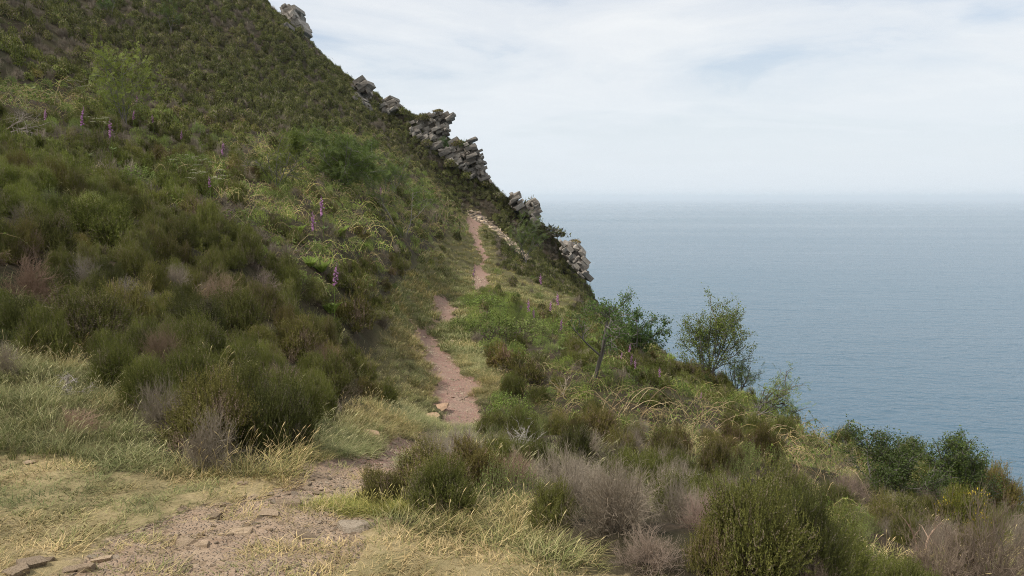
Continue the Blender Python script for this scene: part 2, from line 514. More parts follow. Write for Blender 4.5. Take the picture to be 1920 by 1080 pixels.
def plant_material(name, leaf, leaf2, transl=.25, rough=.75, gain=1.0, inst=True, spec=.2):
    """Foliage colour: the plant's own tint (object or instancer colour) times the per-leaf tone stored on the mesh."""
    m, t = newmat(name)
    a = N(t, 'ShaderNodeAttribute', attribute_name='tint')
    s = N(t, 'ShaderNodeSeparateColor')
    L(t, a.outputs['Color'], s.inputs[0])
    c = mixc(t, s.outputs[0], leaf, leaf2)
    # green channel: 1 where the element is a woody or straw one
    pl = N(t, 'ShaderNodeAttribute', attribute_name='color')
    pl.attribute_type = 'INSTANCER' if inst else 'OBJECT'
    c = mixc(t, 1.0, c, pl.outputs['Color'], 'MULTIPLY')
    ran = N(t, 'ShaderNodeObjectInfo')
    k = mathn(t, 'MULTIPLY_ADD', ran.outputs['Random'], .45, .78 * gain)
    sc = N(t, 'ShaderNodeVectorMath', operation='SCALE')
    L(t, c, sc.inputs[0]); L(t, k, sc.inputs['Scale'])
    b = N(t, 'ShaderNodeBsdfPrincipled', inp={'Roughness': rough, 'Specular IOR Level': spec})
    L(t, sc.outputs[0], b.inputs['Base Color'])
    if transl:
        tr = N(t, 'ShaderNodeBsdfTranslucent')
        L(t, sc.outputs[0], tr.inputs[0])
        mx = N(t, 'ShaderNodeMixShader', inp={0: transl})
        L(t, b.outputs[0], mx.inputs[1]); L(t, tr.outputs[0], mx.inputs[2])
        out_(t, mx.outputs[0])
    else:
        out_(t, b.outputs[0])
    return m


def rock_material(name, c0, c1, c2, scale=1.0):
    m, t = newmat(name)
    tcn = N(t, 'ShaderNodeTexCoord')
    oi = N(t, 'ShaderNodeObjectInfo')
    off = N(t, 'ShaderNodeVectorMath', operation='ADD')
    sc_ = N(t, 'ShaderNodeVectorMath', operation='SCALE', inp={'Scale': 37.0})
    cmb = N(t, 'ShaderNodeCombineXYZ')
    L(t, oi.outputs['Random'], cmb.inputs[0]); L(t, oi.outputs['Random'], cmb.inputs[1])
    L(t, cmb.outputs[0], sc_.inputs[0])
    L(t, tcn.outputs['Object'], off.inputs[0]); L(t, sc_.outputs[0], off.inputs[1])
    n_a = N(t, 'ShaderNodeTexNoise', inp={'Scale': 2.2 * scale, 'Detail': 9, 'Roughness': .68})
    n_b = N(t, 'ShaderNodeTexNoise', inp={'Scale': 11 * scale, 'Detail': 7, 'Roughness': .7})
    mpn = N(t, 'ShaderNodeMapping')
    mpn.inputs['Scale'].default_value = (.5, .5, 5.5)
    L(t, off.outputs[0], mpn.inputs[0])
    lam = N(t, 'ShaderNodeTexNoise', inp={'Scale': 3.0 * scale, 'Detail': 5, 'Roughness': .6})
    L(t, mpn.outputs[0], lam.inputs['Vector'])
    L(t, off.outputs[0], n_a.inputs['Vector']); L(t, off.outputs[0], n_b.inputs['Vector'])
    c = mixc(t, ramp(t, n_a.outputs[0], [(.32, 0), (.68, 1)]), c0, c1)
    c = mixc(t, ramp(t, n_b.outputs[0], [(.52, 0), (.68, .75)]), c, c2)
    c = mixc(t, ramp(t, lam.outputs[0], [(.30, .75), (.45, 0)]), c, (c0[0] * .35, c0[1] * .33, c0[2] * .32))
    k = mathn(t, 'MULTIPLY_ADD', oi.outputs['Random'], .7, .55)
    sc = N(t, 'ShaderNodeVectorMath', operation='SCALE')
    L(t, c, sc.inputs[0]); L(t, k, sc.inputs['Scale'])
    pl = N(t, 'ShaderNodeAttribute', attribute_name='color')
    pl.attribute_type = 'INSTANCER'
    tn = N(t, 'ShaderNodeVectorMath', operation='MULTIPLY')
    L(t, sc.outputs[0], tn.inputs[0]); L(t, pl.outputs['Color'], tn.inputs[1])
    sc = tn
    hh = mathn(t, 'ADD', mathn(t, 'MULTIPLY', lam.outputs[0], .7), mathn(t, 'MULTIPLY', n_b.outputs[0], .4))
    bp = N(t, 'ShaderNodeBump', inp={'Strength': 1.0, 'Distance': .12 / scale})
    L(t, hh, bp.inputs['Height'])
    b = N(t, 'ShaderNodeBsdfPrincipled', inp={'Roughness': .92, 'Specular IOR Level': .2})
    L(t, sc.outputs[0], b.inputs['Base Color']); L(t, bp.outputs[0], b.inputs['Normal'])
    out_(t, b.outputs[0])
    return m


M_GROUND = ground_material()
M_SEA = sea_material()
M_ROCK = rock_material('lichen_rock', (.20, .17, .14), (.42, .375, .315), (.58, .54, .48), 1.6)
M_STONE = rock_material('slate_stone', (.40, .30, .205), (.52, .415, .30), (.60, .51, .39), 5)

# ------------------------------------------------------------------ ground, footpath, sea
nyy, nxx = GX.shape
V = np.stack([GX, GY, GZ], -1).reshape(-1, 3)
ii = np.arange(nyy * nxx).reshape(nyy, nxx)
quads = np.stack([ii[:-1, :-1], ii[:-1, 1:], ii[1:, 1:], ii[1:, :-1]], -1).reshape(-1, 4)
fsd = SD.reshape(-1)[quads].mean(1)
scree_m = (1 - sstep(-.1, .15, chain_dist(GX, GY, SCREE_W))).reshape(-1)


clear_m = (1 - sstep(4.4, 6.2, GY)).reshape(-1)


def grid_mesh(name, sel, mat):
    q = quads[sel]
    used, inv = np.unique(q, return_inverse=True)
    q = inv.reshape(-1, 4)
    me = bpy.data.meshes.new(name)
    me.vertices.add(len(used)); me.vertices.foreach_set('co', V[used].astype(np.float32).ravel())
    me.loops.add(q.size); me.loops.foreach_set('vertex_index', q.ravel().astype(np.int32))
    me.polygons.add(len(q)); me.polygons.foreach_set('loop_start', np.arange(0, q.size, 4, dtype=np.int32))
    me.polygons.foreach_set('use_smooth', np.ones(len(q), bool))
    for an, arr in (('path_mask', pm.reshape(-1)), ('dry_mask', Z_DRY.reshape(-1)), ('tall_mask', Z_TALL.reshape(-1)), ('scree_mask', scree_m), ('clearing_mask', clear_m)):
        at = me.attributes.new(an, 'FLOAT', 'POINT')
        at.data.foreach_set('value', arr[used].astype(np.float32))
    me.update(calc_edges=True)
    me.materials.append(mat)
    o = bpy.data.objects.new(name, me)
    COL.objects.link(o)
    return o


tag(grid_mesh('ground', fsd > 0.0, M_GROUND), 'steep heath covered hillside falling to the sea', 'ground', kind='structure')
tag(grid_mesh('footpath', fsd <= 0.0, M_GROUND), 'narrow reddish stony footpath winding along the hillside', 'path', kind='structure')

me = bpy.data.meshes.new('sea')
SEA = -130.0 + CAMZ
ex = 90000.0
xs = [-ex, -3000, 0, 600, 3000, ex]; ys = [-ex, -3000, 0, 300, 1200, 6000, ex]
me.from_pydata([(x, y, SEA) for y in ys for x in xs], [], [(j * 6 + i, j * 6 + i + 1, j * 6 + i + 7, j * 6 + i + 6) for j in range(6) for i in range(5)])
me.materials.append(M_SEA)
o = bpy.data.objects.new('sea', me); COL.objects.link(o)
tag(o, 'calm blue grey sea reaching to a hazy horizon', 'sea', kind='structure')


def haze_box(density):
    m, t = newmat('sea_haze')
    v = N(t, 'ShaderNodeVolumePrincipled', inp={'Density': density, 'Anisotropy': .2})
    v.inputs['Color'].default_value = (.90, .955, 1.0, 1)
    o_ = N(t, 'ShaderNodeOutputMaterial')
    L(t, v.outputs[0], o_.inputs['Volume'])
    z0, z1 = SEA - 1.5, 84.0
    e = 95000.0
    b = bpy.data.meshes.new('haze')
    vv = [(x, y, z) for z in (z0, z1) for y in (-e, e) for x in (-e, e)]
    b.from_pydata(vv, [], [(0, 2, 3, 1), (4, 5, 7, 6), (0, 1, 5, 4), (2, 6, 7, 3), (0, 4, 6, 2), (1, 3, 7, 5)])
    b.materials.append(m)
    h = bpy.data.objects.new('haze', b); COL.objects.link(h)
    tag(h, 'thin pale sea haze filling the air to the horizon', 'haze', kind='stuff')


haze_box(8e-5)
# ------------------------------------------------------------------ plant meshes: soups of small triangles
UP = np.array([0, 0, 1.0])


def unit(v):
    return v / np.maximum(np.linalg.norm(v, axis=-1, keepdims=True), 1e-9)


def perp(d, ang):
    a = np.where(np.abs(d[..., 2:3]) < .9, UP, np.array([1.0, 0, 0]))
    p = unit(np.cross(d, a)); q = np.cross(d, p)
    return p * np.cos(ang)[..., None] + q * np.sin(ang)[..., None]


class Soup:
    def __init__(s):
        s.t, s.c, s.m = [], [], []

    def tris(s, a, b, c, tint, mat=0):
        T = np.stack([a, b, c], 1)
        n = len(T)
        s.t.append(T); s.c.append(np.broadcast_to(np.asarray(tint, float), (n,)).copy()); s.m.append(np.full(n, mat, np.int32))

    def leaf(s, base, d, side, length, width, tint, mat=0, fold=.0):
        """Pointed oval blades: two triangles, folded a little along the midrib."""
        tip = base + d * length[:, None]
        mid = base + d * (length * .48)[:, None]
        nrm = np.cross(d, side)
        a = mid + side * (width * .5)[:, None] + nrm * (fold * width)[:, None]
        b = mid - side * (width * .5)[:, None] + nrm * (fold * width)[:, None]
        s.tris(base, a, tip, tint, mat); s.tris(base, tip, b, tint, mat)

    def segs(s, p0, p1, r0, r1, tint, mat=0, sides=3):
        p0 = np.asarray(p0, float); p1 = np.asarray(p1, float)
        d = unit(p1 - p0)
        r0 = np.broadcast_to(r0, (len(p0),)); r1 = np.broadcast_to(r1, (len(p0),))
        ring = [perp(d, np.full(len(p0), 2 * math.pi * k / sides)) for k in range(sides)]
        for k in range(sides):
            u, v = ring[k], ring[(k + 1) % sides]
            a = p0 + u * r0[:, None]; b = p0 + v * r0[:, None]; c = p1 + v * r1[:, None]; e = p1 + u * r1[:, None]
            s.tris(a, b, c, tint, mat); s.tris(a, c, e, tint, mat)

    def path(s, pts, r0, r1, tint, mat=0, sides=3):
        pts = np.asarray(pts, float)
        n = len(pts) - 1
        rr = np.linspace(r0, r1, n + 1)
        s.segs(pts[:-1], pts[1:], rr[:-1], rr[1:], tint, mat, sides)

    def mesh(s, name, mats):
        T = np.concatenate(s.t); c = np.concatenate(s.c); m = np.concatenate(s.m)
        n = len(T)
        me = bpy.data.meshes.new(name)
        me.vertices.add(3 * n); me.vertices.foreach_set('co', T.reshape(-1).astype(np.float32))
        me.loops.add(3 * n); me.loops.foreach_set('vertex_index', np.arange(3 * n, dtype=np.int32))
        me.polygons.add(n); me.polygons.foreach_set('loop_start', np.arange(0, 3 * n, 3, dtype=np.int32))
        for mt in mats:
            me.materials.append(mt)
        me.polygons.foreach_set('material_index', m)
        at = me.attributes.new('tint', 'FLOAT_COLOR', 'POINT')
        cc = np.repeat(c, 3)
        at.data.foreach_set('color', np.stack([cc, cc, cc, np.ones_like(cc)], 1).astype(np.float32).ravel())
        me.update(calc_edges=True)
        return me


WHITE = (1, 1, 1)
M_HEATH = plant_material('heather_foliage', (.042, .052, .015), (.20, .205, .066), .14)
M_TWIG = plant_material('heather_twigs', (.118, .097, .072), (.275, .236, .186), 0, .9, 1.0)
M_GRASS = plant_material('grass_blades', (.118, .142, .044), (.34, .31, .145), .2, .6)
M_STRAW = plant_material('dry_grass_blades', (.32, .25, .125), (.64, .53, .31), .2, .6)
M_LEAF = plant_material('green_leaves', (.070, .102, .030), (.175, .220, .066), .3, .55, 1.0)
M_CANE = plant_material('bramble_canes', (.20, .135, .095), (.40, .32, .215), 0, .7)
M_BARK = plant_material('grey_bark', (.11, .098, .085), (.21, .19, .165), 0, .9)
M_BONE = plant_material('bleached_wood', (.36, .33, .29), (.58, .55, .50), 0, .85)
M_BELL = plant_material('foxglove_bells', (.32, .12, .25), (.47, .26, .40), .2, .6)
M_CREAM = plant_material('cream_florets', (.42, .40, .26), (.66, .63, .46), .2, .8)
M_FERN = plant_material('fern_fronds', (.12, .175, .035), (.26, .33, .075), .35, .6)
M_YELLOW = plant_material('gorse_flowers', (.42, .30, .03), (.62, .48, .06), .1, .7)


def lump_dirs(rng, k=10):
    a = rng.rand(k) * 6.283; z = rng.uniform(.05, 1, k)
    r = np.sqrt(1 - z * z)
    return np.stack([r * np.cos(a), r * np.sin(a), z], 1)


def dome(rng, n, zmin=.02, rv=.40):
    """n directions over a lumpy dome, and how far the dome reaches in each."""
    a = rng.rand(n) * 6.283; z = rng.uniform(zmin, 1, n)
    r = np.sqrt(1 - z * z)
    d = np.stack([r * np.cos(a), r * np.sin(a), z], 1)
    ld = lump_dirs(rng, 12)
    q = np.exp(-(1 - d @ ld.T) / .055) * rng.uniform(.4, 1, len(ld))
    rad = .66 + rv * q.max(1) + .07 * rng.randn(n)
    return d, rad


def heather_mesh(seed, nb=240, spb=8, lv=5, leaf=.017, wid=.006, Rr=.5, H=.5, up=.75, brown=.14, name='heather_bush', L0=.07):
    rng = np.random.RandomState(seed)
    s = Soup()
    # branches gather in tufts with dark gaps between them
    nc = max(14, nb // 9)
    cd, cr = dome(rng, nc, .0, .45)
    ci = rng.randint(nc, size=nb)
    d = unit(cd[ci] + rng.randn(nb, 3) * .15)
    d[:, 2] = np.abs(d[:, 2])
    rad = cr[ci] * (1 - .9 * np.maximum(0, 1 - (d * cd[ci]).sum(1))) + .05 * rng.randn(nb)
    ctone = rng.rand(nc)[ci]
    tip = d * rad[:, None] * np.array([Rr, Rr, H])
    base = np.c_[rng.randn(nb, 2) * .10 * Rr, np.zeros(nb)]
    bt = np.clip(.65 * ctone + .35 * rng.rand(nb), 0, 1)
    k = rng.uniform(.50, 1.0, (nb, spb)) ** .6
    P = base[:, None] + (tip - base)[:, None] * k[..., None] + rng.randn(nb, spb, 3) * .03 * Rr / .5
    P[..., 2] = np.maximum(P[..., 2], .0)
    D = unit(d[:, None] * .55 + UP * up * .62 + rng.randn(nb, spb, 3) * .42)
    Ln = rng.uniform(.7, 1.6, (nb, spb)) * L0
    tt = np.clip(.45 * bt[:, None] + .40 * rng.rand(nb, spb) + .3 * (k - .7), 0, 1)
    isb = (rng.rand(nb, spb) < brown) | (ctone[:, None] < brown * .7)
    P = P.reshape(-1, 3); D = D.reshape(-1, 3); Ln = Ln.ravel(); tt = tt.ravel(); isb = isb.ravel()
    for j in range(lv):
        f = (j + .4) / lv
        for w in range(2):
            az = j * 2.4 + w * 3.1416 + rng.rand(len(P)) * 1.2
            o = perp(D, az)
            b = P + D * (Ln * f)[:, None]
            dl = unit(D * .9 + o * .75)
            side = unit(np.cross(D, o))
            ln = leaf * (1.15 - .5 * f)
            for msk, mt in ((~isb, 0), (isb, 1)):
                if msk.any():
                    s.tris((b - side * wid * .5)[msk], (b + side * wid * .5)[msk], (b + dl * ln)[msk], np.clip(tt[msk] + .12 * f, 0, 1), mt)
    return s.mesh(name, [M_HEATH, M_TWIG])


def heather_far_mesh(seed, n=620, size=.085, wid=.050, Rr=.5, H=.45, brown=.2):
    rng = np.random.RandomState(seed)
    s = Soup()
    d, rad = dome(rng, n, 0.0, .38)
    p = d * (rad * rng.uniform(.80, 1.02, n))[:, None] * np.array([Rr, Rr, H])
    # most flakes lie along the bush's surface, so that it shades as a mound; the rest stand up as sprigs
    nrm = unit(d + rng.randn(n, 3) * .32)
    tang = perp(nrm, rng.rand(n) * 6.28)
    up_ = rng.rand(n) < .25
    D = np.where(up_[:, None], unit(d * .6 + UP * .7 + rng.randn(n, 3) * .35), tang)
    o = np.where(up_[:, None], perp(D, rng.rand(n) * 6.28), np.cross(nrm, tang))
    ln = size * rng.uniform(.6, 1.5, n)
    tt = np.clip(.5 + .28 * rng.randn(n), 0, 1)
    isb = rng.rand(n) < brown
    for msk, mt in ((~isb, 0), (isb, 1)):
        a = p[msk]; oo = o[msk] * wid * .5
        s.tris(a - oo, a + oo, a + D[msk] * ln[msk, None], tt[msk], mt)
    return s.mesh('heather_bush', [M_HEATH, M_TWIG])


def stems_mesh(seed, n=46, Rr=.5, H=.5, name='woody_stems', r=.006):
    rng = np.random.RandomState(seed)
    s = Soup()
    d, rad = dome(rng, n, .0)
    for i in range(n):
        b = np.array([rng.randn() * .05, rng.randn() * .05, -.04])
        t = d[i] * rad[i] * np.array([Rr, Rr, H]) * .9
        m = b + (t - b) * .5 + np.array([0, 0, -.05]) + rng.randn(3) * .03
        s.path([b, m, t], r, r * .4, rng.rand() * .7)
    return s.mesh(name, [M_TWIG])


def dead_mesh(seed, n0=34, Rr=.5, H=.6, up=.40, r=.0042, lev=3, kids=4, name='dead_heather_bush', spread=1.0, mat=None):
    """Bare grey heather: wiry stems that fork three times."""
    rng = np.random.RandomState(seed)
    s = Soup()
    d, rad = dome(rng, n0, .12 if spread <= 1 else .0, .25)
    p = np.c_[rng.randn(n0, 2) * .07 * Rr, np.full(n0, -.03)]
    ln = rad * .5
    D = unit(d * np.array([spread, spread, 1]))
    rr = r
    tone = rng.rand(n0) * .6
    sc = np.array([Rr, Rr, H]) / .5
    for lv in range(lev + 1):
        e = p + D * (ln * .55)[:, None] * sc * .5
        e2 = e + unit(D + rng.randn(len(D), 3) * .38 + UP * up * .3) * (ln * .5)[:, None] * sc * .5
        s.segs(p, e, rr, rr * .85, np.clip(tone + .1 * rng.rand(len(p)), 0, 1))
        s.segs(e, e2, rr * .85, rr * .6, np.clip(tone + .15, 0, 1))
        if lv == lev:
            break
        k = kids
        q0 = np.concatenate([np.repeat(e, k - k // 2, 0), np.repeat(e2, k // 2, 0)])
        Dn = np.concatenate([np.repeat(D, k - k // 2, 0), np.repeat(D, k // 2, 0)])
        tone = np.concatenate([np.repeat(tone, k - k // 2), np.repeat(tone, k // 2)])
        lnn = np.concatenate([np.repeat(ln, k - k // 2), np.repeat(ln, k // 2)])
        D = unit(Dn + rng.randn(len(Dn), 3) * .55 + UP * up * .35)
        p = q0
        ln = lnn * rng.uniform(.5, .85, len(lnn))
        tone = np.clip(tone + rng.rand(len(tone)) * .2, 0, 1)
        rr *= .62
    return s.mesh(name, [mat or M_TWIG])


def grass_mesh(seed, n=70, h=.32, rad=.14, bend=.55, w=.0045, straw=.3, heads=0.0, dirb=None, name='grass_tuft', mats=None, flat=0.0):
    rng = np.random.RandomState(seed)
    s = Soup()
    a = rng.rand(n) * 6.283; rr = rad * np.sqrt(rng.rand(n))
    b = np.c_[rr * np.cos(a), rr * np.sin(a), np.full(n, -.01)]
    az = a + rng.randn(n) * 1.0
    out = np.c_[np.cos(az), np.sin(az), np.zeros(n)]
    if dirb is not None:
        out = unit(out * .6 + np.array(dirb))
    H = h * rng.uniform(.45, 1.15, n)
    bd = bend * rng.uniform(.3, 1.3, n)
    side = np.c_[-out[:, 1], out[:, 0], np.zeros(n)]
    side = unit(side + out * rng.uniform(-.7, .7, (n, 1)))
    tt = np.clip(rng.rand(n) * .55 + .1, 0, 1)
    st = rng.rand(n) < straw
    pts = []
    for f in (0, .36, .7, 1.0):
        p = b + out * (H * bd * f * f + H * flat * f)[:, None] + UP * (H * (f - .42 * bd * f * f) * (1 - .75 * flat))[:, None]
        pts.append(p)
    ws = (1.0, .85, .5)
    for i in range(3):
        w0 = w * ws[i]; w1 = w * (ws[i + 1] if i < 2 else 0)
        for msk, mt in ((~st, 0), (st, 1)):
            if not msk.any():
                continue
            p, q, sd = pts[i][msk], pts[i + 1][msk], side[msk]
            t = np.clip(tt[msk] + .16 * i, 0, 1)
            s.tris(p - sd * w0, p + sd * w0, q + sd * w1, t, mt)
            if i < 2:
                s.tris(p - sd * w0, q + sd * w1, q - sd * w1, t, mt)
    nh = int(n * heads)
    if nh:
        k = rng.choice(n, nh, replace=False)
        # flower stalks taller than the blades, each ending in a narrow seed head
        p0 = b[k]; H2 = h * rng.uniform(1.0, 1.55, nh)
        o2 = out[k] * (.25 + .35 * rng.rand(nh, 1))
        p1 = p0 + o2 * (H2 * .45)[:, None] + UP * (H2 * .62)[:, None]
        p2 = p1 + o2 * (H2 * .5)[:, None] + UP * (H2 * .30)[:, None]
        p3 = p2 + unit(o2 * 1.4 + UP * .5) * .042
        s.segs(p0, p1, .0010, .0009, .7, 1); s.segs(p1, p2, .0009, .0008, .8, 1)
        m = (p2 + p3) / 2
        s.segs(p2, m, .0012, .0030, .85, 1); s.segs(m, p3, .0030, .0006, .85, 1)
    return s.mesh(name, mats or [M_GRASS, M_STRAW])


def bramble_mesh(seed, n=9, L0=1.2, leafy=1.0, name='bramble_bush', h=.5, ground_leaves=120):
    rng = np.random.RandomState(seed)
    s = Soup()
    for i in range(n):
        a = rng.rand() * 6.283
        Lc = L0 * rng.uniform(.6, 1.25)
        hh = h * rng.uniform(.6, 1.5)
        b = np.array([rng.randn() * .22, rng.randn() * .22, -.05])
        o = np.array([math.cos(a), math.sin(a), 0])
        sd = np.array([-o[1], o[0], 0]) * rng.randn() * .3
        f = np.linspace(0, 1, 10)
        pk = rng.uniform(1.8, 3.6)
        P = b + o * (Lc * f)[:, None] + sd * (f * f * Lc)[:, None] + UP * (hh * pk * f * (1.06 - f))[:, None]
        P += rng.randn(10, 3) * .008
        s.path(P, .0060, .0028, rng.rand(), 1)
        nl = int(rng.poisson(10 * leafy))
        if nl:
            k = rng.rand(nl) ** .8 * 8.9
            j = k.astype(int); fr = k - j
            p = P[j] * (1 - fr[:, None]) + P[j + 1] * fr[:, None]
            tri_leaves(s, rng, p, .050)
    m = int(ground_leaves * leafy)
    if m:
        rr = np.sqrt(rng.rand(m)) * .55 * L0; a = rng.rand(m) * 6.283
        z = rng.uniform(.05, .42, m) * (1.15 - rr / (.62 * L0)) * h / .5
        p = np.c_[rr * np.cos(a), rr * np.sin(a), z]
        tri_leaves(s, rng, p, .052)
    return s.mesh(name, [M_LEAF, M_CANE])


def tri_leaves(s, rng, p, ln, mat=0):
    n = len(p)
    d = unit(rng.randn(n, 3) * np.array([1, 1, .35]) + UP * .15)
    nrm = unit(UP + rng.randn(n, 3) * .45)
    side = unit(np.cross(d, nrm))
    d = unit(np.cross(nrm, side))
    l = ln * rng.uniform(.6, 1.3, n)
    t = np.clip(rng.rand(n) * .8 + .1, 0, 1)
    s.leaf(p, d, side, l, l * .75, t, mat, .12)
    s.leaf(p, unit(d * .35 + side), unit(side * .35 - d), l * .85, l * .62, t, mat, .12)
    s.leaf(p, unit(d * .35 - side), unit(-side * .35 - d), l * .85, l * .62, t, mat, .12)


def leafy_mesh(seed, n=900, leaf=.022, Rr=.5, H=.34, name='bilberry_bush', mat=None, spray=.10, wf=.55):
    """Low shrub of small oval leaves on short upright sprays."""
    rng = np.random.RandomState(seed)
    s = Soup()
    m = n // 7
    d, rad = dome(rng, m, .0, .3)
    p = d * (rad * rng.uniform(.75, 1.03, m))[:, None] * np.array([Rr, Rr, H])
    D = unit(d * .35 + UP * .9 + rng.randn(m, 3) * .28)
    for j in range(7):
        b = p + D * spray * (j / 7 - .35)
        o = perp(D, np.full(m, j * 2.4) + rng.rand(m))
        dl = unit(o + D * .55 + rng.randn(m, 3) * .15)
        side = unit(np.cross(D, o))
        l = leaf * rng.uniform(.7, 1.3, m)
        s.leaf(b, dl, side, l, l * wf, np.clip(.25 + .1 * j + .22 * rng.randn(m), 0, 1), 0, .1)
    s.segs(p - D * spray * .6, p + D * spray * .6, .0012, .0008, .4, 1)
    return s.mesh(name, [mat or M_LEAF, M_TWIG])


def fern_mesh(seed, n=9, L0=.75, name='fern'):
    rng = np.random.RandomState(seed)
    s = Soup()
    for i in range(n):
        a = i / n * 6.283 + rng.randn() * .25
        o = np.array([math.cos(a), math.sin(a), 0]); sd = np.array([-o[1], o[0], 0])
        Lf = L0 * rng.uniform(.75, 1.15)
        f = np.linspace(0, 1, 22)
        P = o * (Lf * .62 * f ** 1.35)[:, None] + UP * (Lf * (.92 * f - .42 * f ** 2.4))[:, None]
        s.path(P[::3], .004, .0015, .2)
        tan = unit(np.gradient(P, axis=0))
        wl = Lf * .22 * np.sin(np.clip(f * 1.05 + .12, 0, 1) ** .8 * math.pi) ** .8 * (f > .1)
        q = P[2:]; tq = tan[2:]; w = wl[2:]
        t = np.clip(.35 + .4 * rng.rand(len(q)), 0, 1)
        for sg in (-1, 1):
            dl = unit(sd * sg + tq * .45 - UP * .12)
            # each pinna is itself toothed: a run of little leaflets along it
            s.leaf(q, dl, tq, np.maximum(w, 1e-3), np.maximum(w, 1e-3) * .24, t)
            for g in (.25, .5, .75):
                for sg2 in (-1, 1):
                    s.leaf(q + dl * (w * g)[:, None], unit(dl * .6 + tq * sg2), unit(np.cross(dl, tq)) * 0 + dl, np.maximum(w * .24 * (1.1 - g), 1e-3), np.maximum(w * .10, 1e-3), t)
    return s.mesh(name, [M_FERN])


def foxglove_meshes(seed, h=1.0, fl=.38, lean=(0, 0)):
    rng = np.random.RandomState(seed)
    st, bl, lf = Soup(), Soup(), Soup()
    f = np.linspace(0, 1, 9)
    P = np.c_[lean[0] * f * f * h, lean[1] * f * f * h, h * f]
    st.path(P, .008, .0025, .5, 0, 4)
    n = 26
    k = np.linspace(1 - fl, .99, n)
    pos = np.c_[np.interp(k, f, P[:, 0]), np.interp(k, f, P[:, 1]), np.interp(k, f, P[:, 2])]
    face = 4.4
    for i in range(n):
        sz = 1.0 if i < n * .62 else max(.25, 1.0 - (i - n * .62) / (n * .42))
        a = face + rng.randn() * 1.0
        d = np.array([math.cos(a), math.sin(a), -.55 if sz > .6 else -.1]); d /= np.linalg.norm(d)
        p = pos[i]
        L1 = .050 * sz
        t = .2 + .6 * rng.rand()
        bl.segs([p], [p + d * L1 * .45], .004 * sz, .0105 * sz, t, 0, 5)
        bl.segs([p + d * L1 * .45], [p + d * L1], .0105 * sz, .0155 * sz, min(1, t + .25), 0, 5)
    m = 11
    a = rng.rand(m) * 6.283; z = np.r_[np.zeros(6), rng.uniform(.08, .5, m - 6)] * h * .9
    b = np.c_[np.zeros(m), np.zeros(m), z]
    d = unit(np.c_[np.cos(a), np.sin(a), rng.uniform(.1, .6, m)])
    sd = unit(np.cross(d, UP))
    ln = np.r_[rng.uniform(.18, .30, 6), rng.uniform(.08, .16, m - 6)]
    lf.leaf(b, d, sd, ln, ln * .38, rng.rand(m), 0, .12)
    return st.mesh('stem', [M_FERN]), bl.mesh('flower_bells', [M_BELL]), lf.mesh('leaves', [M_LEAF])


def umbel_meshes(seed, h=.9, n=9):
    rng = np.random.RandomState(seed)
    st, fl = Soup(), Soup()
    for i in range(n):
        a = rng.rand() * 6.283; rr = rng.uniform(.1, .55)
        b = np.array([rng.randn() * .08, rng.randn() * .08, 0]); t = np.array([math.cos(a) * rr, math.sin(a) * rr, h * rng.uniform(.65, 1.05)])
        m = (b + t) / 2 + np.array([0, 0, .08])
        st.path([b, m, t], .004, .0022, .5, 0)
        for j in range(16):
            o = np.array([rng.randn() * .055, rng.randn() * .055, .05 + rng.rand() * .02])
            st.path([t, t + o], .0012, .0009, .6, 0)
            k = 10
            c = t + o + rng.randn(k, 3) * np.array([.014, .014, .004])
            dd = unit(np.c_[rng.randn(k, 2), np.full(k, .2)])
            fl.leaf(c, dd, unit(np.cross(dd, UP)), np.full(k, .016), np.full(k, .014), rng.rand(k))
    return st.mesh('stems', [M_FERN]), fl.mesh('flower_heads', [M_CREAM])


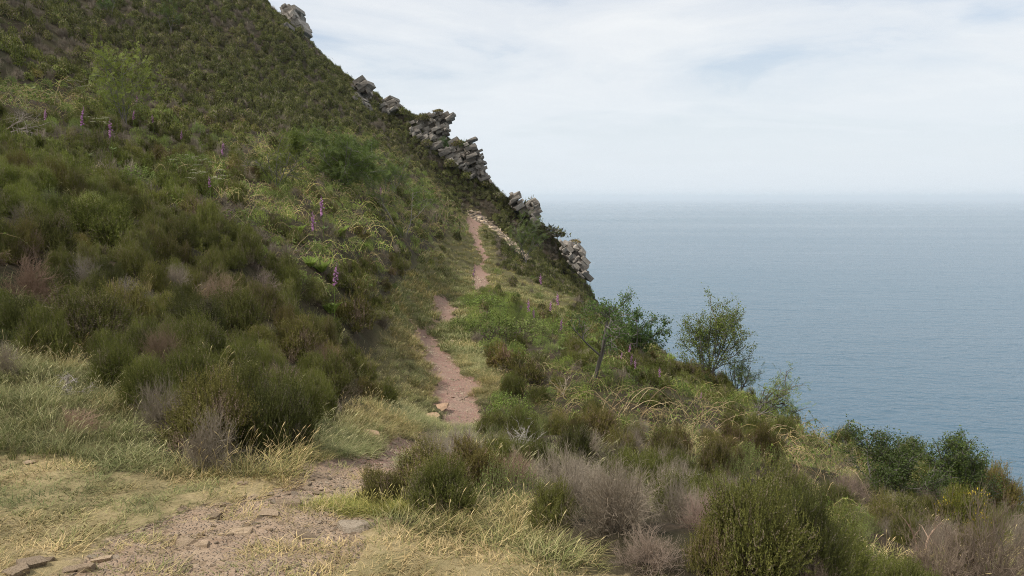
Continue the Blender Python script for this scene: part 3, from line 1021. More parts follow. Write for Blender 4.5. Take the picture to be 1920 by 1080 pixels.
def tree_meshes(seed, h=2.2, stems=3, spread=.35, lean=(0, 0), lev=3, kids=5, leaf=.05, per=5, leafmat=None, crown0=.3, r0=.025, bark=None, up=.35, compound=True, clump=.05, bare=0.0, low=.25):
    """A small tree: trunk and limbs as one tapering mesh, the leaves as another."""
    rng = np.random.RandomState(seed)
    tr, cr = Soup(), Soup()
    tips, tdir = [], []

    def grow(p, d, ln, r, lv, z0):
        n = 5 if lv == 0 else 4
        pts = [p]; dd = d
        for i in range(n):
            dd = unit(dd + rng.randn(3) * (.13 if lv == 0 else .2) + UP * up * .22 + np.array([lean[0], lean[1], 0]) * .10)
            pts.append(pts[-1] + dd * ln / n)
        tr.path(pts, r, r * (.5 if lv < lev else .3), .2 + .6 * rng.rand(), 0, 6 if lv == 0 else (4 if lv == 1 else 3))
        if lv >= lev - 1 and rng.rand() >= bare:
            for i in range(1, n + 1):
                for q in range(per):
                    f = rng.rand()
                    tips.append(pts[i - 1] * (1 - f) + pts[i] * f); tdir.append(dd)
        if lv == lev:
            return
        k = kids if lv else kids + 1
        for c in range(k):
            f = rng.uniform(crown0 if lv == 0 else .2, 1.0)
            fi = f * n; i = min(int(fi), n - 1)
            q = pts[i] + (pts[i + 1] - pts[i]) * (fi - i)
            o = perp(dd[None], np.array([rng.rand() * 6.283]))[0]
            nd = unit(dd * rng.uniform(.35, .9) + o * rng.uniform(.5, 1.0) * (1 + spread))
            grow(q, nd, ln * rng.uniform(.38, .62) * (1.15 - .45 * f if lv == 0 else 1), r * .5, lv + 1, z0)

    for sidx in range(stems):
        a = rng.rand() * 6.283
        d = unit(np.array([math.cos(a) * spread + lean[0], math.sin(a) * spread + lean[1], 1.0]))
        grow(np.array([rng.randn() * .05, rng.randn() * .05, -.08]), d, h * rng.uniform(.7, 1.0) * .85, r0 * rng.uniform(.7, 1), 0, 0)
    p = np.array(tips); td = np.array(tdir)
    p = p + rng.randn(len(p), 3) * clump
    n = len(p)
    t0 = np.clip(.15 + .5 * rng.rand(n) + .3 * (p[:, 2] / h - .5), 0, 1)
    if compound:
        d = unit(td * .35 + rng.randn(n, 3) * .7 + UP * .15)
        side = unit(np.cross(d, UP + rng.randn(n, 3) * .4))
        LL = leaf * rng.uniform(.7, 1.25, n)
        for j in range(4):
            b = p + d * (LL * 3.0 * (j + .6) / 4)[:, None]
            for sg in (-1, 1):
                dl = unit(side * sg + d * .5)
                cr.leaf(b, dl, unit(d - side * sg * .4), LL, LL * .36, t0, 0, .1)
        cr.leaf(p + d * (LL * 2.8)[:, None], d, side, LL, LL * .36, t0, 0, .1)
    else:
        for j in range(4):
            d = unit(td * .3 + rng.randn(n, 3) + UP * .25)
            side = unit(np.cross(d, rng.randn(n, 3)))
            LL = leaf * rng.uniform(.6, 1.25, n)
            cr.leaf(p + rng.randn(n, 3) * clump * .6, d, side, LL, LL * .6, np.clip(t0 + .15 * rng.randn(n), 0, 1), 0, .12)
    return tr.mesh('trunk', [bark or M_BARK]), cr.mesh('crown', [leafmat or M_LEAF])


def hull_mesh(name, rng, size, n=16, mat=None, taper=.0, rough=.16, boxy=False):
    """An angular block: the hull of points pushed to the faces of a box."""
    bm = bmesh.new()
    if boxy:
        for i in range(8):
            q = np.array([(i & 1) * 2 - 1, (i >> 1 & 1) * 2 - 1, (i >> 2 & 1) * 2 - 1]) * rng.uniform(.84, 1.0, 3)
            bm.verts.new(tuple(q * np.array(size) * .5))
    for i in range(n):
        p = rng.rand(3) * 2 - 1
        k = rng.randint(3); p[k] = math.copysign(1, p[k]) * rng.uniform(1 - rough, 1)
        k2 = (k + 1) % 3
        if rng.rand() < .7:
            p[k2] = math.copysign(1, p[k2]) * rng.uniform(1 - rough * 1.6, 1)
        bm.verts.new((p[0] * size[0] * .5, p[1] * size[1] * .5, p[2] * size[2] * .5))
    r = bmesh.ops.convex_hull(bm, input=bm.verts[:])
    bmesh.ops.delete(bm, geom=[v for v in r['geom_interior'] if isinstance(v, bmesh.types.BMVert)], context='VERTS')
    loose = [v for v in bm.verts if not v.link_faces]
    bmesh.ops.delete(bm, geom=loose, context='VERTS')
    me = bpy.data.meshes.new(name)
    bm.to_mesh(me); bm.free()
    me.materials.append(mat or M_ROCK)
    return me
# ------------------------------------------------------------------ placing things
def put(me, name, x, y, z=None, rz=None, sc=1.0, col=WHITE, label=None, cat=None, group=None, tilt=.10, parent=None, sink=.03):
    o = bpy.data.objects.new(name, me)
    COL.objects.link(o)
    if parent is not None:
        o.parent = parent
    else:
        z = float(ground_z(x, y)) if z is None else z
        o.location = (x, y, z - sink)
        o.rotation_euler = (random.uniform(-tilt, tilt), random.uniform(-tilt, tilt), random.uniform(0, 6.283) if rz is None else rz)
        o.scale = (sc, sc, sc) if isinstance(sc, (int, float)) else sc
    o.color = (col[0], col[1], col[2], 1)
    tag(o, label, cat, group)
    return o


def root(name, x, y, z=None, rz=0, sc=1.0, label=None, cat=None, group=None, sink=.02):
    o = bpy.data.objects.new(name, None)
    COL.objects.link(o)
    o.empty_display_size = .1
    o.location = (x, y, (float(ground_z(x, y)) if z is None else z) - sink)
    o.rotation_euler = (0, 0, rz)
    o.scale = (sc, sc, sc)
    tag(o, label, cat, group)
    return o


def px_m(px, x, y):
    """Metres that px picture pixels span at a ground point."""
    z = float(ground_z(x, y))
    d = y * CP - (z - CAMZ) * SP
    return px * d / F


ITEMS = []          # (px, py, words) things a label can refer to
OCC = []            # (x, y, r) footprints already taken

# ---- scatter of uncountable growth as one object each
def scatter(name, protos, x, y, rot, scl, col, label, cat, sink=.0):
    n = len(x)
    z = ground_z(x, y) - sink
    me = bpy.data.meshes.new(name)
    me.vertices.add(n)
    me.vertices.foreach_set('co', np.stack([x, y, z], 1).astype(np.float32).ravel())
    for an, ty, key, arr in (('rot', 'FLOAT_VECTOR', 'vector', rot), ('scl', 'FLOAT_VECTOR', 'vector', scl), ('color', 'FLOAT_COLOR', 'color', np.c_[col, np.ones(n)])):
        at = me.attributes.new(an, ty, 'POINT')
        at.data.foreach_set(key, np.asarray(arr, np.float32).ravel())
    at = me.attributes.new('pick', 'INT', 'POINT')
    at.data.foreach_set('value', RS.randint(0, len(protos), n).astype(np.int32))
    o = bpy.data.objects.new(name, me)
    COL.objects.link(o)
    c = bpy.data.collections.new(name + '_source')
    for k, p in enumerate(protos):
        c.objects.link(bpy.data.objects.new('%s_source_%02d' % (name, k), p))
    g = bpy.data.node_groups.new(name + '_nodes', 'GeometryNodeTree')
    g.interface.new_socket('Geometry', in_out='INPUT', socket_type='NodeSocketGeometry')
    g.interface.new_socket('Geometry', in_out='OUTPUT', socket_type='NodeSocketGeometry')
    gi = g.nodes.new('NodeGroupInput'); go = g.nodes.new('NodeGroupOutput')
    iop = g.nodes.new('GeometryNodeInstanceOnPoints')
    ci = g.nodes.new('GeometryNodeCollectionInfo')
    ci.inputs['Collection'].default_value = c
    ci.inputs['Separate Children'].default_value = True
    ci.inputs['Reset Children'].default_value = True
    def na(nm, ty):
        q = g.nodes.new('GeometryNodeInputNamedAttribute'); q.data_type = ty
        q.inputs['Name'].default_value = nm
        return q.outputs['Attribute']
    g.links.new(gi.outputs[0], iop.inputs['Points'])
    g.links.new(ci.outputs[0], iop.inputs['Instance'])
    iop.inputs['Pick Instance'].default_value = True
    g.links.new(na('pick', 'INT'), iop.inputs['Instance Index'])
    er = g.nodes.new('FunctionNodeEulerToRotation')
    g.links.new(na('rot', 'FLOAT_VECTOR'), er.inputs[0])
    g.links.new(er.outputs[0], iop.inputs['Rotation'])
    g.links.new(na('scl', 'FLOAT_VECTOR'), iop.inputs['Scale'])
    g.links.new(iop.outputs[0], go.inputs[0])
    md = o.modifiers.new('scatter', 'NODES'); md.node_group = g
    tag(o, label, cat, kind='stuff')
    return o


def jitter_grid(x0, x1, y0, y1, s):
    nx, ny = max(1, int((x1 - x0) / s)), max(1, int((y1 - y0) / s))
    a, b = np.meshgrid(np.linspace(x0, x1, nx), np.linspace(y0, y1, ny))
    a = a.ravel() + RS.uniform(-.5, .5, a.size) * s * 1.1
    b = b.ravel() + RS.uniform(-.5, .5, b.size) * s * 1.1
    return a, b


# ------------------------------------------------------------------ rock outcrops: tilted beds of separate blocks
blocks = [hull_mesh('rock_block', np.random.RandomState(100 + i), (1.0, 1.0, 1.0), 9, M_ROCK, boxy=True) for i in range(9)]
CRAGS = [
    ('tall crag', [(528, 10), (543, 12), (562, 18), (560, 38), (572, 62), (568, 72), (552, 66), (536, 52), (530, 30)], 24, 88.0, 10, 8,
     'pale jagged crag at the top of the skyline'),
    ('ivy clad crag', [(656, 168), (672, 150), (690, 156), (694, 180), (697, 205), (690, 214), (676, 200), (662, 186)], 30, 87.5, 10, 7,
     'small tilted crag draped with dark ivy on the skyline'),
    ('low crag', [(712, 198), (738, 184), (750, 192), (752, 206), (738, 212), (720, 215)], 28, 87.5, 9, 6,
     'low broken crag between the ivy clad crag and the jutting crag'),
    ('jutting crag', [(772, 232), (800, 216), (840, 210), (843, 222), (843, 240), (834, 256), (838, 290), (826, 292), (812, 262), (800, 262), (806, 276), (795, 272), (782, 256), (772, 248)], 24, 87.0, 11, 7,
     'largest crag with a flat ledge jutting out over the sea'),
    ('stepped crag', [(832, 290), (850, 262), (866, 268), (884, 262), (888, 274), (896, 284), (904, 292), (905, 318), (900, 332), (896, 338), (882, 334), (868, 318), (848, 308)], 26, 86.0, 10, 6,
     'stepped crag of tilted grey beds below the jutting crag'),
    ('broken crag', [(880, 318), (906, 306), (912, 326), (924, 340), (916, 348), (896, 342)], 26, 85.5, 10, 7,
     'small broken rocks under the stepped crag'),
    ('bush topped crag', [(957, 360), (968, 362), (968, 372), (986, 384), (1000, 374), (1011, 392), (1009, 410), (1003, 424), (994, 412), (975, 396), (960, 388)], 30, 84.0, 9, 7,
     'reddish crag with a round bush on it above the sea'),
    ('lowest crag', [(1050, 456), (1070, 454), (1088, 462), (1096, 478), (1099, 500), (1103, 518), (1094, 520), (1080, 508), (1070, 492), (1056, 476)], -50, 80.0, 9, 7,
     'lowest grey crag standing at the edge above the sea'),
]
for nm, poly, dip, yc, cw, ch, lab in CRAGS:
    P = np.array(poly, float)
    cpx, cpy = P.mean(0)
    hx, hy = hit(cpx, cpy, GZ)
    yc = min(yc, hy)
    u, a, b = ray(cpx, cpy)
    zc = CAMZ + b / a * yc
    rt = root('rock_outcrop', u / a * yc, yc, zc, 0, 1, lab, 'rock outcrop', 'rock outcrops along the skyline', sink=0)
    ITEMS.append((cpx, cpy, 'the ' + nm))
    ca, sa = math.cos(R(dip)), math.sin(R(dip))
    ext = 90
    cells = []
    v = -ext
    row = 0
    while v < ext:
        hrow = ch * random.uniform(.45, 1.15)
        uu = -ext + random.uniform(0, cw)
        while uu < ext:
            wrow = cw * random.choice((.35, .5, .7, 1.0, 1.3, 1.9))
            mx, my = uu + wrow / 2, v + hrow / 2
            qx = cpx + mx * ca + my * sa
            qy = cpy - mx * sa + my * ca
            if inpoly(np.array([qx]), np.array([qy]), poly)[0]:
                cells.append((qx, qy, wrow, hrow))
            uu += wrow
        v += hrow
    if nm == 'jutting crag':
        cells.append((843, 222, 16, 5))
    # the solid rock behind the jointed face
    bm = bmesh.new()
    ctr = np.array([cpx, cpy])
    for yy_, sh in ((.9, .90), (3.2, .80)):
        for q in P:
            q = ctr + (q - ctr) * sh
            u, a, b = ray(q[0], q[1])
            bm.verts.new((u / a * yc - rt.location.x, yy_, CAMZ + b / a * yc - rt.location.z))
    bm.verts.ensure_lookup_table()
    nP = len(P)
    bm.faces.new([bm.verts[i] for i in range(nP)]); bm.faces.new([bm.verts[2 * nP - 1 - i] for i in range(nP)])
    for i in range(nP):
        j = (i + 1) % nP
        bm.faces.new((bm.verts[i], bm.verts[nP + i], bm.verts[nP + j], bm.verts[j]))
    bmesh.ops.recalc_face_normals(bm, faces=bm.faces[:])
    bmesh.ops.triangulate(bm, faces=bm.faces[:])
    cme = bpy.data.meshes.new('rock_core'); bm.to_mesh(cme); bm.free(); cme.materials.append(M_ROCK)
    co = bpy.data.objects.new('rock_core', cme); COL.objects.link(co); co.parent = rt
    for qx, qy, wr, hr in cells:
        hx, hy = hit(qx, qy, GZ)
        yb = (hy - .1) if hy < yc + 4 else yc + random.uniform(-.5, .5)
        yb = min(yb, yc + 2.5) + 0.5 * float(vnoise(np.array([qx]), np.array([qy]), .05, 91)[0]) + random.uniform(-.12, .12)
        u, a, b = ray(qx, qy)
        k = yb / F
        o = bpy.data.objects.new('rock_block', random.choice(blocks)); COL.objects.link(o)
        o.parent = rt
        o.location = (u / a * yb - rt.location.x, yb + .5 - rt.location.y, CAMZ + b / a * yb - rt.location.z)
        o.rotation_euler = (random.uniform(-.04, .04), -R(dip) + random.uniform(-.09, .09), random.uniform(-.15, .15))
        o.scale = (wr * k * 1.22, random.uniform(2.4, 3.8), hr * k * 1.34)
        o.color = (1, 1, 1, 1)

# ------------------------------------------------------------------ stones on the bare ground
stones = [hull_mesh('stone', np.random.RandomState(300 + i), (1.0, RS.uniform(.55, .95), RS.uniform(.25, .5)), 13, M_STONE) for i in range(12)]
BIG = [(530, 947, 64, .55, 'long flat tan slab at the edge of the worn hollow'), (505, 966, 34, .8, 'tan stone beside the long flat slab'),
       (672, 992, 78, 1.15, 'rounded grey lichen boulder set in the dry grass'), (640, 984, 34, 1.1, 'small whitish stone touching the lichen boulder'),
       (352, 1022, 46, .7, 'pale flat stone pair lying in the middle of the stony clearing'), (374, 1026, 34, .8, 'squarish stone against the pale flat stone'),
       (403, 972, 26, 1.6, 'upright pointed stone on the bare clearing'), (343, 958, 22, 1.5, 'small leaning stone uphill of the upright pointed stone'),
       (455, 908, 20, 1.2, 'small tan stone where the clearing meets the grass bank'), (193, 1052, 34, 1.0, 'pale angular stone beside the split slate'),
       (180, 1046, 30, .8, 'flat grey flake against the pale angular stone'), (158, 1068, 36, 1.1, 'split slate lying on the trampled grass'),
       (135, 1070, 30, .9, 'dark slate flake next to the split slate'), (53, 868, 26, 1.1, 'whitish stone alone in the grass by the heather'),
       (824, 764, 38, .5, 'reddish boulder at the edge of the footpath'), (806, 780, 36, .4, 'reddish flat rock under the path side boulder'),
       (848, 640, 16, .9, 'small stone on the second bend of the footpath'), (575, 1008, 44, .6, 'broad flat stone half buried by the path side turf'),
       (545, 1020, 40, .5, 'thin slate slab edging the dry turf'), (468, 1024, 30, .7, 'angular flat stone on the stony clearing'), (450, 1000, 44, .5, 'buff slab flush with the bare soil'),
       (598, 926, 22, .7, 'dark flat stone in the middle of the narrow path'), (578, 918, 24, .6, 'flat stone uphill of the dark path stone'), (725, 975, 24, .9, 'pale stone peeping from the turf'),
       (60, 1062, 46, 1.3, 'jagged dark bedrock rib in the trampled corner'), (30, 1075, 44, 1.2, 'lower jagged bedrock rib in the trampled corner'), (85, 1052, 30, 1.2, 'thin upper rib of dark bedrock'),
       (690, 815, 40, .8, 'reddish slab in the cut bank above the path')]
boulders = []
for i in range(3):
    bm = bmesh.new()
    bmesh.ops.create_icosphere(bm, subdivisions=2, radius=.5)
    ph = RS.rand(6) * 6.28
    for v in bm.verts:
        c = v.co
        k = 1 + .16 * math.sin(5 * c.x + ph[0]) * math.sin(6 * c.y + ph[1]) + .10 * math.sin(11 * c.z + ph[2] + 5 * c.x) + RS.uniform(-.05, .05)
        v.co = (c.x * k, c.y * k * .75, c.z * k * .40)
    bme = bpy.data.meshes.new('stone'); bm.to_mesh(bme); bm.free(); bme.materials.append(M_STONE)
    boulders.append(bme)
STONE_AT = []
for px, py, w, hgt, lab in BIG:
    x, y, z = ground_at(px, py)
    s_ = px_m(w, x, y)
    rr = 'bedrock' in lab
    STONE_AT.append((x, y - .03, s_ * .62 + .05))
    put(random.choice(boulders) if 'boulder' in lab or 'whitish' in lab else random.choice(stones), 'stone', x, y, z, RS.uniform(-.5, .5) if not rr else .7, (s_ * 1.05, s_ * 1.0, s_ * hgt * .95), (.85, .82, .78) if rr else ((1.0, .84, .76) if 'reddish' in lab else ((.85, .88, .9) if 'grey' in lab else (1.12, 1.06, .98))), lab, 'stone', None, .25, sink=-.0)
CHIPS = []
while len(CHIPS) < 150:
    a, b = RS.uniform(150, 720), RS.uniform(868, 1078)
    x, y, z = ground_at(a, b)
    if path_sd(np.array([x]), np.array([y]))[0] < .05:
        CHIPS.append((a, b, x, y, z))
for a, b, x, y, z in CHIPS:
    s_ = px_m(RS.uniform(8, 13) if RS.rand() < .85 else RS.uniform(13, 21), x, y)
    CH_SIZE = s_
    where = 'on the narrow path by the heather mound' if a > 590 and b < 960 else ('on the bare clearing near the flat slab' if b < 990 else 'on the worn stony clearing below the flat slab')
    put(random.choice(stones), 'stone', x, y, z, None, (s_, s_, s_ * RS.uniform(.4, .8)), (1.05, .97, .88), '@', 'stone', 'loose slate chips on the bare ground', .22, sink=0)
CHIP_OBJ = [o for o in COL.objects if o.get('label') == '@']
# gravel too small to pick apart
gxp, gyp = jitter_grid(-6, 1.0, 2.6, 50, .043)
keep = (path_sd(gxp, gyp) < .02) & (RS.rand(len(gxp)) < np.clip(1.5 - gyp / 20, .16, 1) * (.22 + .55 * (vnoise(gxp, gyp, 1.7, 41) > -.1)))
gxp, gyp = gxp[keep], gyp[keep]
n = len(gxp)
gs = RS.uniform(.010, .024, n) * (1 + .06 * gyp) * (1 + 1.0 * (RS.rand(n) < .07))
scatter('gravel', stones, gxp, gyp, np.c_[RS.uniform(-.4, .4, (n, 2)), RS.uniform(0, 6.28, n)], np.c_[gs, gs, gs * RS.uniform(.5, 1.1, n)],
        np.ones((n, 3)), 'small slate gravel strewn over the bare path', 'gravel')
sxp, syp = jitter_grid(-6, 6, 55, 90, .33)
keep = chain_dist(sxp, syp, SCREE_W) < .15
sxp, syp = sxp[keep], syp[keep]; n = len(sxp)
gs = RS.uniform(.2, .6, n)
scatter('scree_rubble', stones, sxp, syp, np.c_[RS.uniform(-.5, .5, (n, 2)), RS.uniform(0, 6.28, n)], np.c_[gs, gs, gs * 1.2], np.ones((n, 3)),
        'grey rubble running down beside the end of the path', 'rubble')

# ------------------------------------------------------------------ small trees
TREES = [
    # px, py base, height px, words, seed, params, crown colour
    (236, 236, 165, 'the yellow green rowan', 'slender yellow green rowan sapling standing high on the left slope', 1, dict(stems=6, spread=.32, lev=2, kids=6, leaf=.070, per=1, crown0=.15, up=.45, r0=.018), (1.7, 1.55, .9), 'rowan_tree'),
    (322, 62, 62, 'the thin upper sapling', 'thin pale sapling high up near the top of the slope', 2, dict(stems=2, spread=.15, lev=2, kids=4, leaf=.09, per=1, up=.5), (1.0, 1.05, .8), 'rowan_tree'),
    (208, 34, 48, 'the bare twig tree', 'pale bare branched little tree at the top of the slope', 3, dict(stems=3, spread=.4, lev=2, kids=4, leaf=.09, per=1, up=.25, bare=.6), (.9, 1, .8), 'bare_tree'),
    (520, 352, 112, 'the sparse yellowish shrub', 'sparse yellowish shrub with pale stems beside the dense dark tree', 4, dict(stems=6, spread=.55, lev=2, kids=5, leaf=.06, per=1, up=.25), (1.3, 1.15, .7), 'sapling_shrub'),
    (634, 356, 136, 'the dense dark tree', 'dense dark green small tree in the middle of the slope', 5, dict(stems=6, spread=.5, lev=2, kids=6, leaf=.085, per=3, up=.3, crown0=.12), (1.0, 1.0, .8), 'hawthorn_tree'),
    (676, 352, 104, 'the dark tree end', 'rounded green bush joined to the dense dark tree', 6, dict(stems=5, spread=.5, lev=2, kids=7, leaf=.08, per=3, up=.3, crown0=.12), (.95, 1.05, .8), 'hawthorn_tree'),
    (757, 450, 156, 'the pale forked sapling', 'sapling with pale forked trunk and thin crown above the path', 7, dict(stems=2, spread=.22, lev=3, kids=4, leaf=.065, per=1, up=.4, crown0=.45, r0=.04, bark='bone'), (1.05, 1.1, .8), 'rowan_tree'),
    (985, 500, 108, 'the slim grey green sapling', 'slim grey green sapling beside the far bends of the path', 8, dict(stems=4, spread=.14, lev=2, kids=5, leaf=.10, per=1, up=.5, crown0=.2, r0=.05), (1.0, 1.0, .9), 'rowan_tree'),
    (1114, 708, 200, 'the forked hawthorn', 'forked grey stemmed hawthorn standing below the path', 9, dict(stems=2, spread=.42, lev=3, kids=4, leaf=.066, per=1, up=.28, crown0=.35, r0=.05, compound=False, lean=(.16, 0)), (.85, 1.0, .8), 'hawthorn_tree'),
    (1192, 672, 122, 'the cliff edge hawthorn', 'leafy hawthorn against the sea behind the forked hawthorn', 10, dict(stems=5, spread=.55, lev=2, kids=5, leaf=.08, per=2, up=.3, compound=False, lean=(.2, 0)), (.85, 1.05, .85), 'hawthorn_tree'),
    (1326, 720, 168, 'the upright willow', 'upright many stemmed willow standing out against the sea', 11, dict(stems=8, spread=.24, lev=2, kids=6, leaf=.062, per=2, up=.6, crown0=.2, compound=False, r0=.03), (1.55, 1.45, 1.0), 'willow_tree'),
    (1392, 790, 150, 'the leaning sapling', 'thin sapling leaning out over the slope towards the sea', 12, dict(stems=3, spread=.2, lev=2, kids=5, leaf=.055, per=1, up=.2, crown0=.3, lean=(.85, 0), r0=.035), (1.4, 1.3, .9), 'rowan_tree'),
    (1385, 745, 95, 'the green companion shrub', 'green twiggy shrub between the upright willow and the leaning sapling', 13, dict(stems=5, spread=.4, lev=2, kids=4, leaf=.055, per=1, up=.4), (1.15, 1.1, .9), 'sapling_shrub'),
    (1468, 792, 56, 'the lone sprig', 'lone leafy sprig on the slope edge below the leaning sapling', 14, dict(stems=3, spread=.4, lev=1, kids=6, leaf=.05, per=2, up=.3), (.9, 1.0, .8), 'sapling_shrub'),
    (1672, 935, 150, 'the spreading hawthorn', 'spreading dark hawthorn at the lower edge of the slope', 15, dict(stems=6, spread=.42, lev=2, kids=7, leaf=.042, per=2, up=.4, crown0=.2, compound=False, clump=.03), (.68, .70, .62), 'hawthorn_tree'),
    (1795, 948, 160, 'the twin topped hawthorn', 'twin topped hawthorn between the spreading hawthorn and the gorse', 16, dict(stems=6, spread=.26, lev=2, kids=7, leaf=.042, per=2, up=.5, crown0=.2, compound=False, clump=.03), (.68, .70, .6), 'hawthorn_tree'),
    (560, 300, 62, 'the small pale shrub', 'small pale leaved shrub above the sparse yellowish shrub', 17, dict(stems=4, spread=.4, lev=2, kids=5, leaf=.09, per=1, up=.3), (1.2, 1.15, .8), 'sapling_shrub'),
    (735, 360, 70, 'the low scrub sapling', 'low scrubby sapling uphill of the pale forked sapling', 18, dict(stems=4, spread=.4, lev=2, kids=5, leaf=.08, per=1, up=.3), (1.0, 1.05, .8), 'sapling_shrub'),
]
for px, py, hp, ref, lab, seed, kw, colr, nm in TREES:
    x, y, z = ground_at(px, py)
    hm = px_m(hp, x, y)
    kw = dict(kw)
    if kw.get('bark') == 'bone':
        kw['bark'] = M_BONE
    kw['leaf'] = kw['leaf'] * (.60 + .010 * y)
    if 'r0' not in kw:
        kw['r0'] = .010 * hm + .006
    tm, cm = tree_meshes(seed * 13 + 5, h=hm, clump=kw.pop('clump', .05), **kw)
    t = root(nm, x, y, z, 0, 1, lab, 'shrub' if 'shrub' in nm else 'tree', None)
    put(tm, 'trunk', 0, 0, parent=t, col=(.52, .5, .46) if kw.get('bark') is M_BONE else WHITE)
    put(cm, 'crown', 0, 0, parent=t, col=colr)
    ITEMS.append((px, py - hp * .4, ref))
    OCC.append((x, y, .12))

# ------------------------------------------------------------------ foxgloves
FOX = [(155, 203, 30), (213, 224, 30), (260, 177, 15), (250, 208, 16), (86, 206, 18), (288, 212, 14), (340, 246, 14), (420, 263, 24), (396, 326, 20), (608, 376, 30), (592, 402, 30), (627, 502, 33), (712, 350, 14),
       (1014, 512, 18), (1046, 551, 20), (1030, 562, 17), (992, 562, 20), (1049, 598, 19), (1137, 622, 26), (1152, 604, 15), (1178, 640, 15), (1164, 658, 12), (1181, 664, 17), (1190, 672, 16), (1236, 686, 16), (1312, 732, 11), (888, 499, 16), (1001, 576, 16)]
fx = [foxglove_meshes(500 + i, 1.0, RS.uniform(.32, .45), (RS.uniform(-.05, .16), RS.uniform(-.05, .05))) for i in range(5)]
for px, py, spk in FOX:
    x, y, z = ground_at(px, py + spk * 3.0)
    hm = px_m(spk * 3.2, x, y)
    OCC.append((x, y - .05, .22))
    t = root('foxglove', x, y, z, RS.uniform(-.5, .5), hm * RS.uniform(.92, 1.06), None, 'foxglove', 'foxgloves in flower on the slope')
    a, b, c = fx[RS.randint(5)]
    put(a, 'stem', 0, 0, parent=t); put(b, 'flower_bells', 0, 0, parent=t); put(c, 'leaves', 0, 0, parent=t)
    t['_p'] = (px, py)
OBJ_LATER = [(o, o['_p'][0], o['_p'][1]) for o in bpy.data.objects if '_p' in o]
for o, a, b in OBJ_LATER:
    del o['_p']

# ------------------------------------------------------------------ ferns and cream flowers
ferns = [fern_mesh(600 + i, 8 + i % 3, .8) for i in range(3)]
for px, py, w, lab in [(1088, 660, 62, 'bright yellow green fern beside the forked hawthorn'), (1108, 655, 48, 'smaller fern just behind the bright fern'), (636, 445, 52, 'bright fern below the pair of pink foxgloves'),
                       (604, 512, 56, 'yellow green fern above the dark round heather'), (582, 500, 44, 'small fern uphill of the yellow green fern'), (1310, 692, 54, 'yellowish fern at the foot of the upright willow'),
                       (620, 590, 60, 'pale fern frond clump beside the dark round heather'), (1255, 680, 46, 'small fern on the skyline near the upright willow'), (560, 440, 46, 'fern among the brambles on the left slope'),
                       (680, 470, 44, 'green fern under the dense brambles'), (1180, 700, 44, 'fern among the cluster of foxgloves')]:
    x, y, z = ground_at(px, py)
    put(random.choice(ferns), 'fern', x, y, z, None, px_m(w, x, y) / .95, (1.0, 1.0, .9), lab, 'fern', 'ferns on the slope', .2)
for i, (px, py, w, h, lab) in enumerate([(148, 205, 70, 52, 'cream flowered umbel plant beside the yellow green rowan'), (362, 350, 90, 56, 'white flowered umbel plant among the bramble scrub'), (390, 372, 60, 48, 'smaller white umbel plant downhill of the larger one'), (190, 258, 46, 34, 'faint cream umbel plant below the foxgloves')]):
    x, y, z = ground_at(px, py)
    a, b = umbel_meshes(700 + i, px_m(h, x, y), 10)
    t = root('umbel_plant', x, y, z, 0, 1, lab, 'flowering plant', None)
    put(a, 'stems', 0, 0, parent=t); put(b, 'flower_heads', 0, 0, parent=t)
# ------------------------------------------------------------------ heather, dead heather, bilberry, bramble
H_NEAR = [heather_mesh(20 + i, 520, 12, 5, .0155, .0085, brown=b, up=u) for i, (b, u) in enumerate([(.06, .7), (.12, .6), (.22, .8), (.10, .95)])]
H_MID = [heather_mesh(40 + i, 190, 7, 4, .030, .014, brown=b) for i, b in enumerate([.08, .16, .3, .12])]
H_FAR = [heather_far_mesh(60 + i, brown=b) for i, b in enumerate([.10, .22, .35, .15])]
S_NEAR = [stems_mesh(80 + i) for i in range(3)]
D_NEAR = [dead_mesh(120 + i, 40, lev=3, kids=4) for i in range(3)]
D_MID = [dead_mesh(130 + i, 26, lev=3, kids=3, r=.009) for i in range(3)]
B_NEAR = [leafy_mesh(140 + i, 2600, .017) for i in range(3)]
B_MID = [leafy_mesh(150 + i, 1300, .032) for i in range(3)]
R_MESH = [bramble_mesh(160 + i, 9, leafy=l) for i, l in enumerate([1.0, .75, .4, 1.2])]
R_BARE = [bramble_mesh(170 + i, 14, 1.4, leafy=.16, h=.42) for i in range(3)]

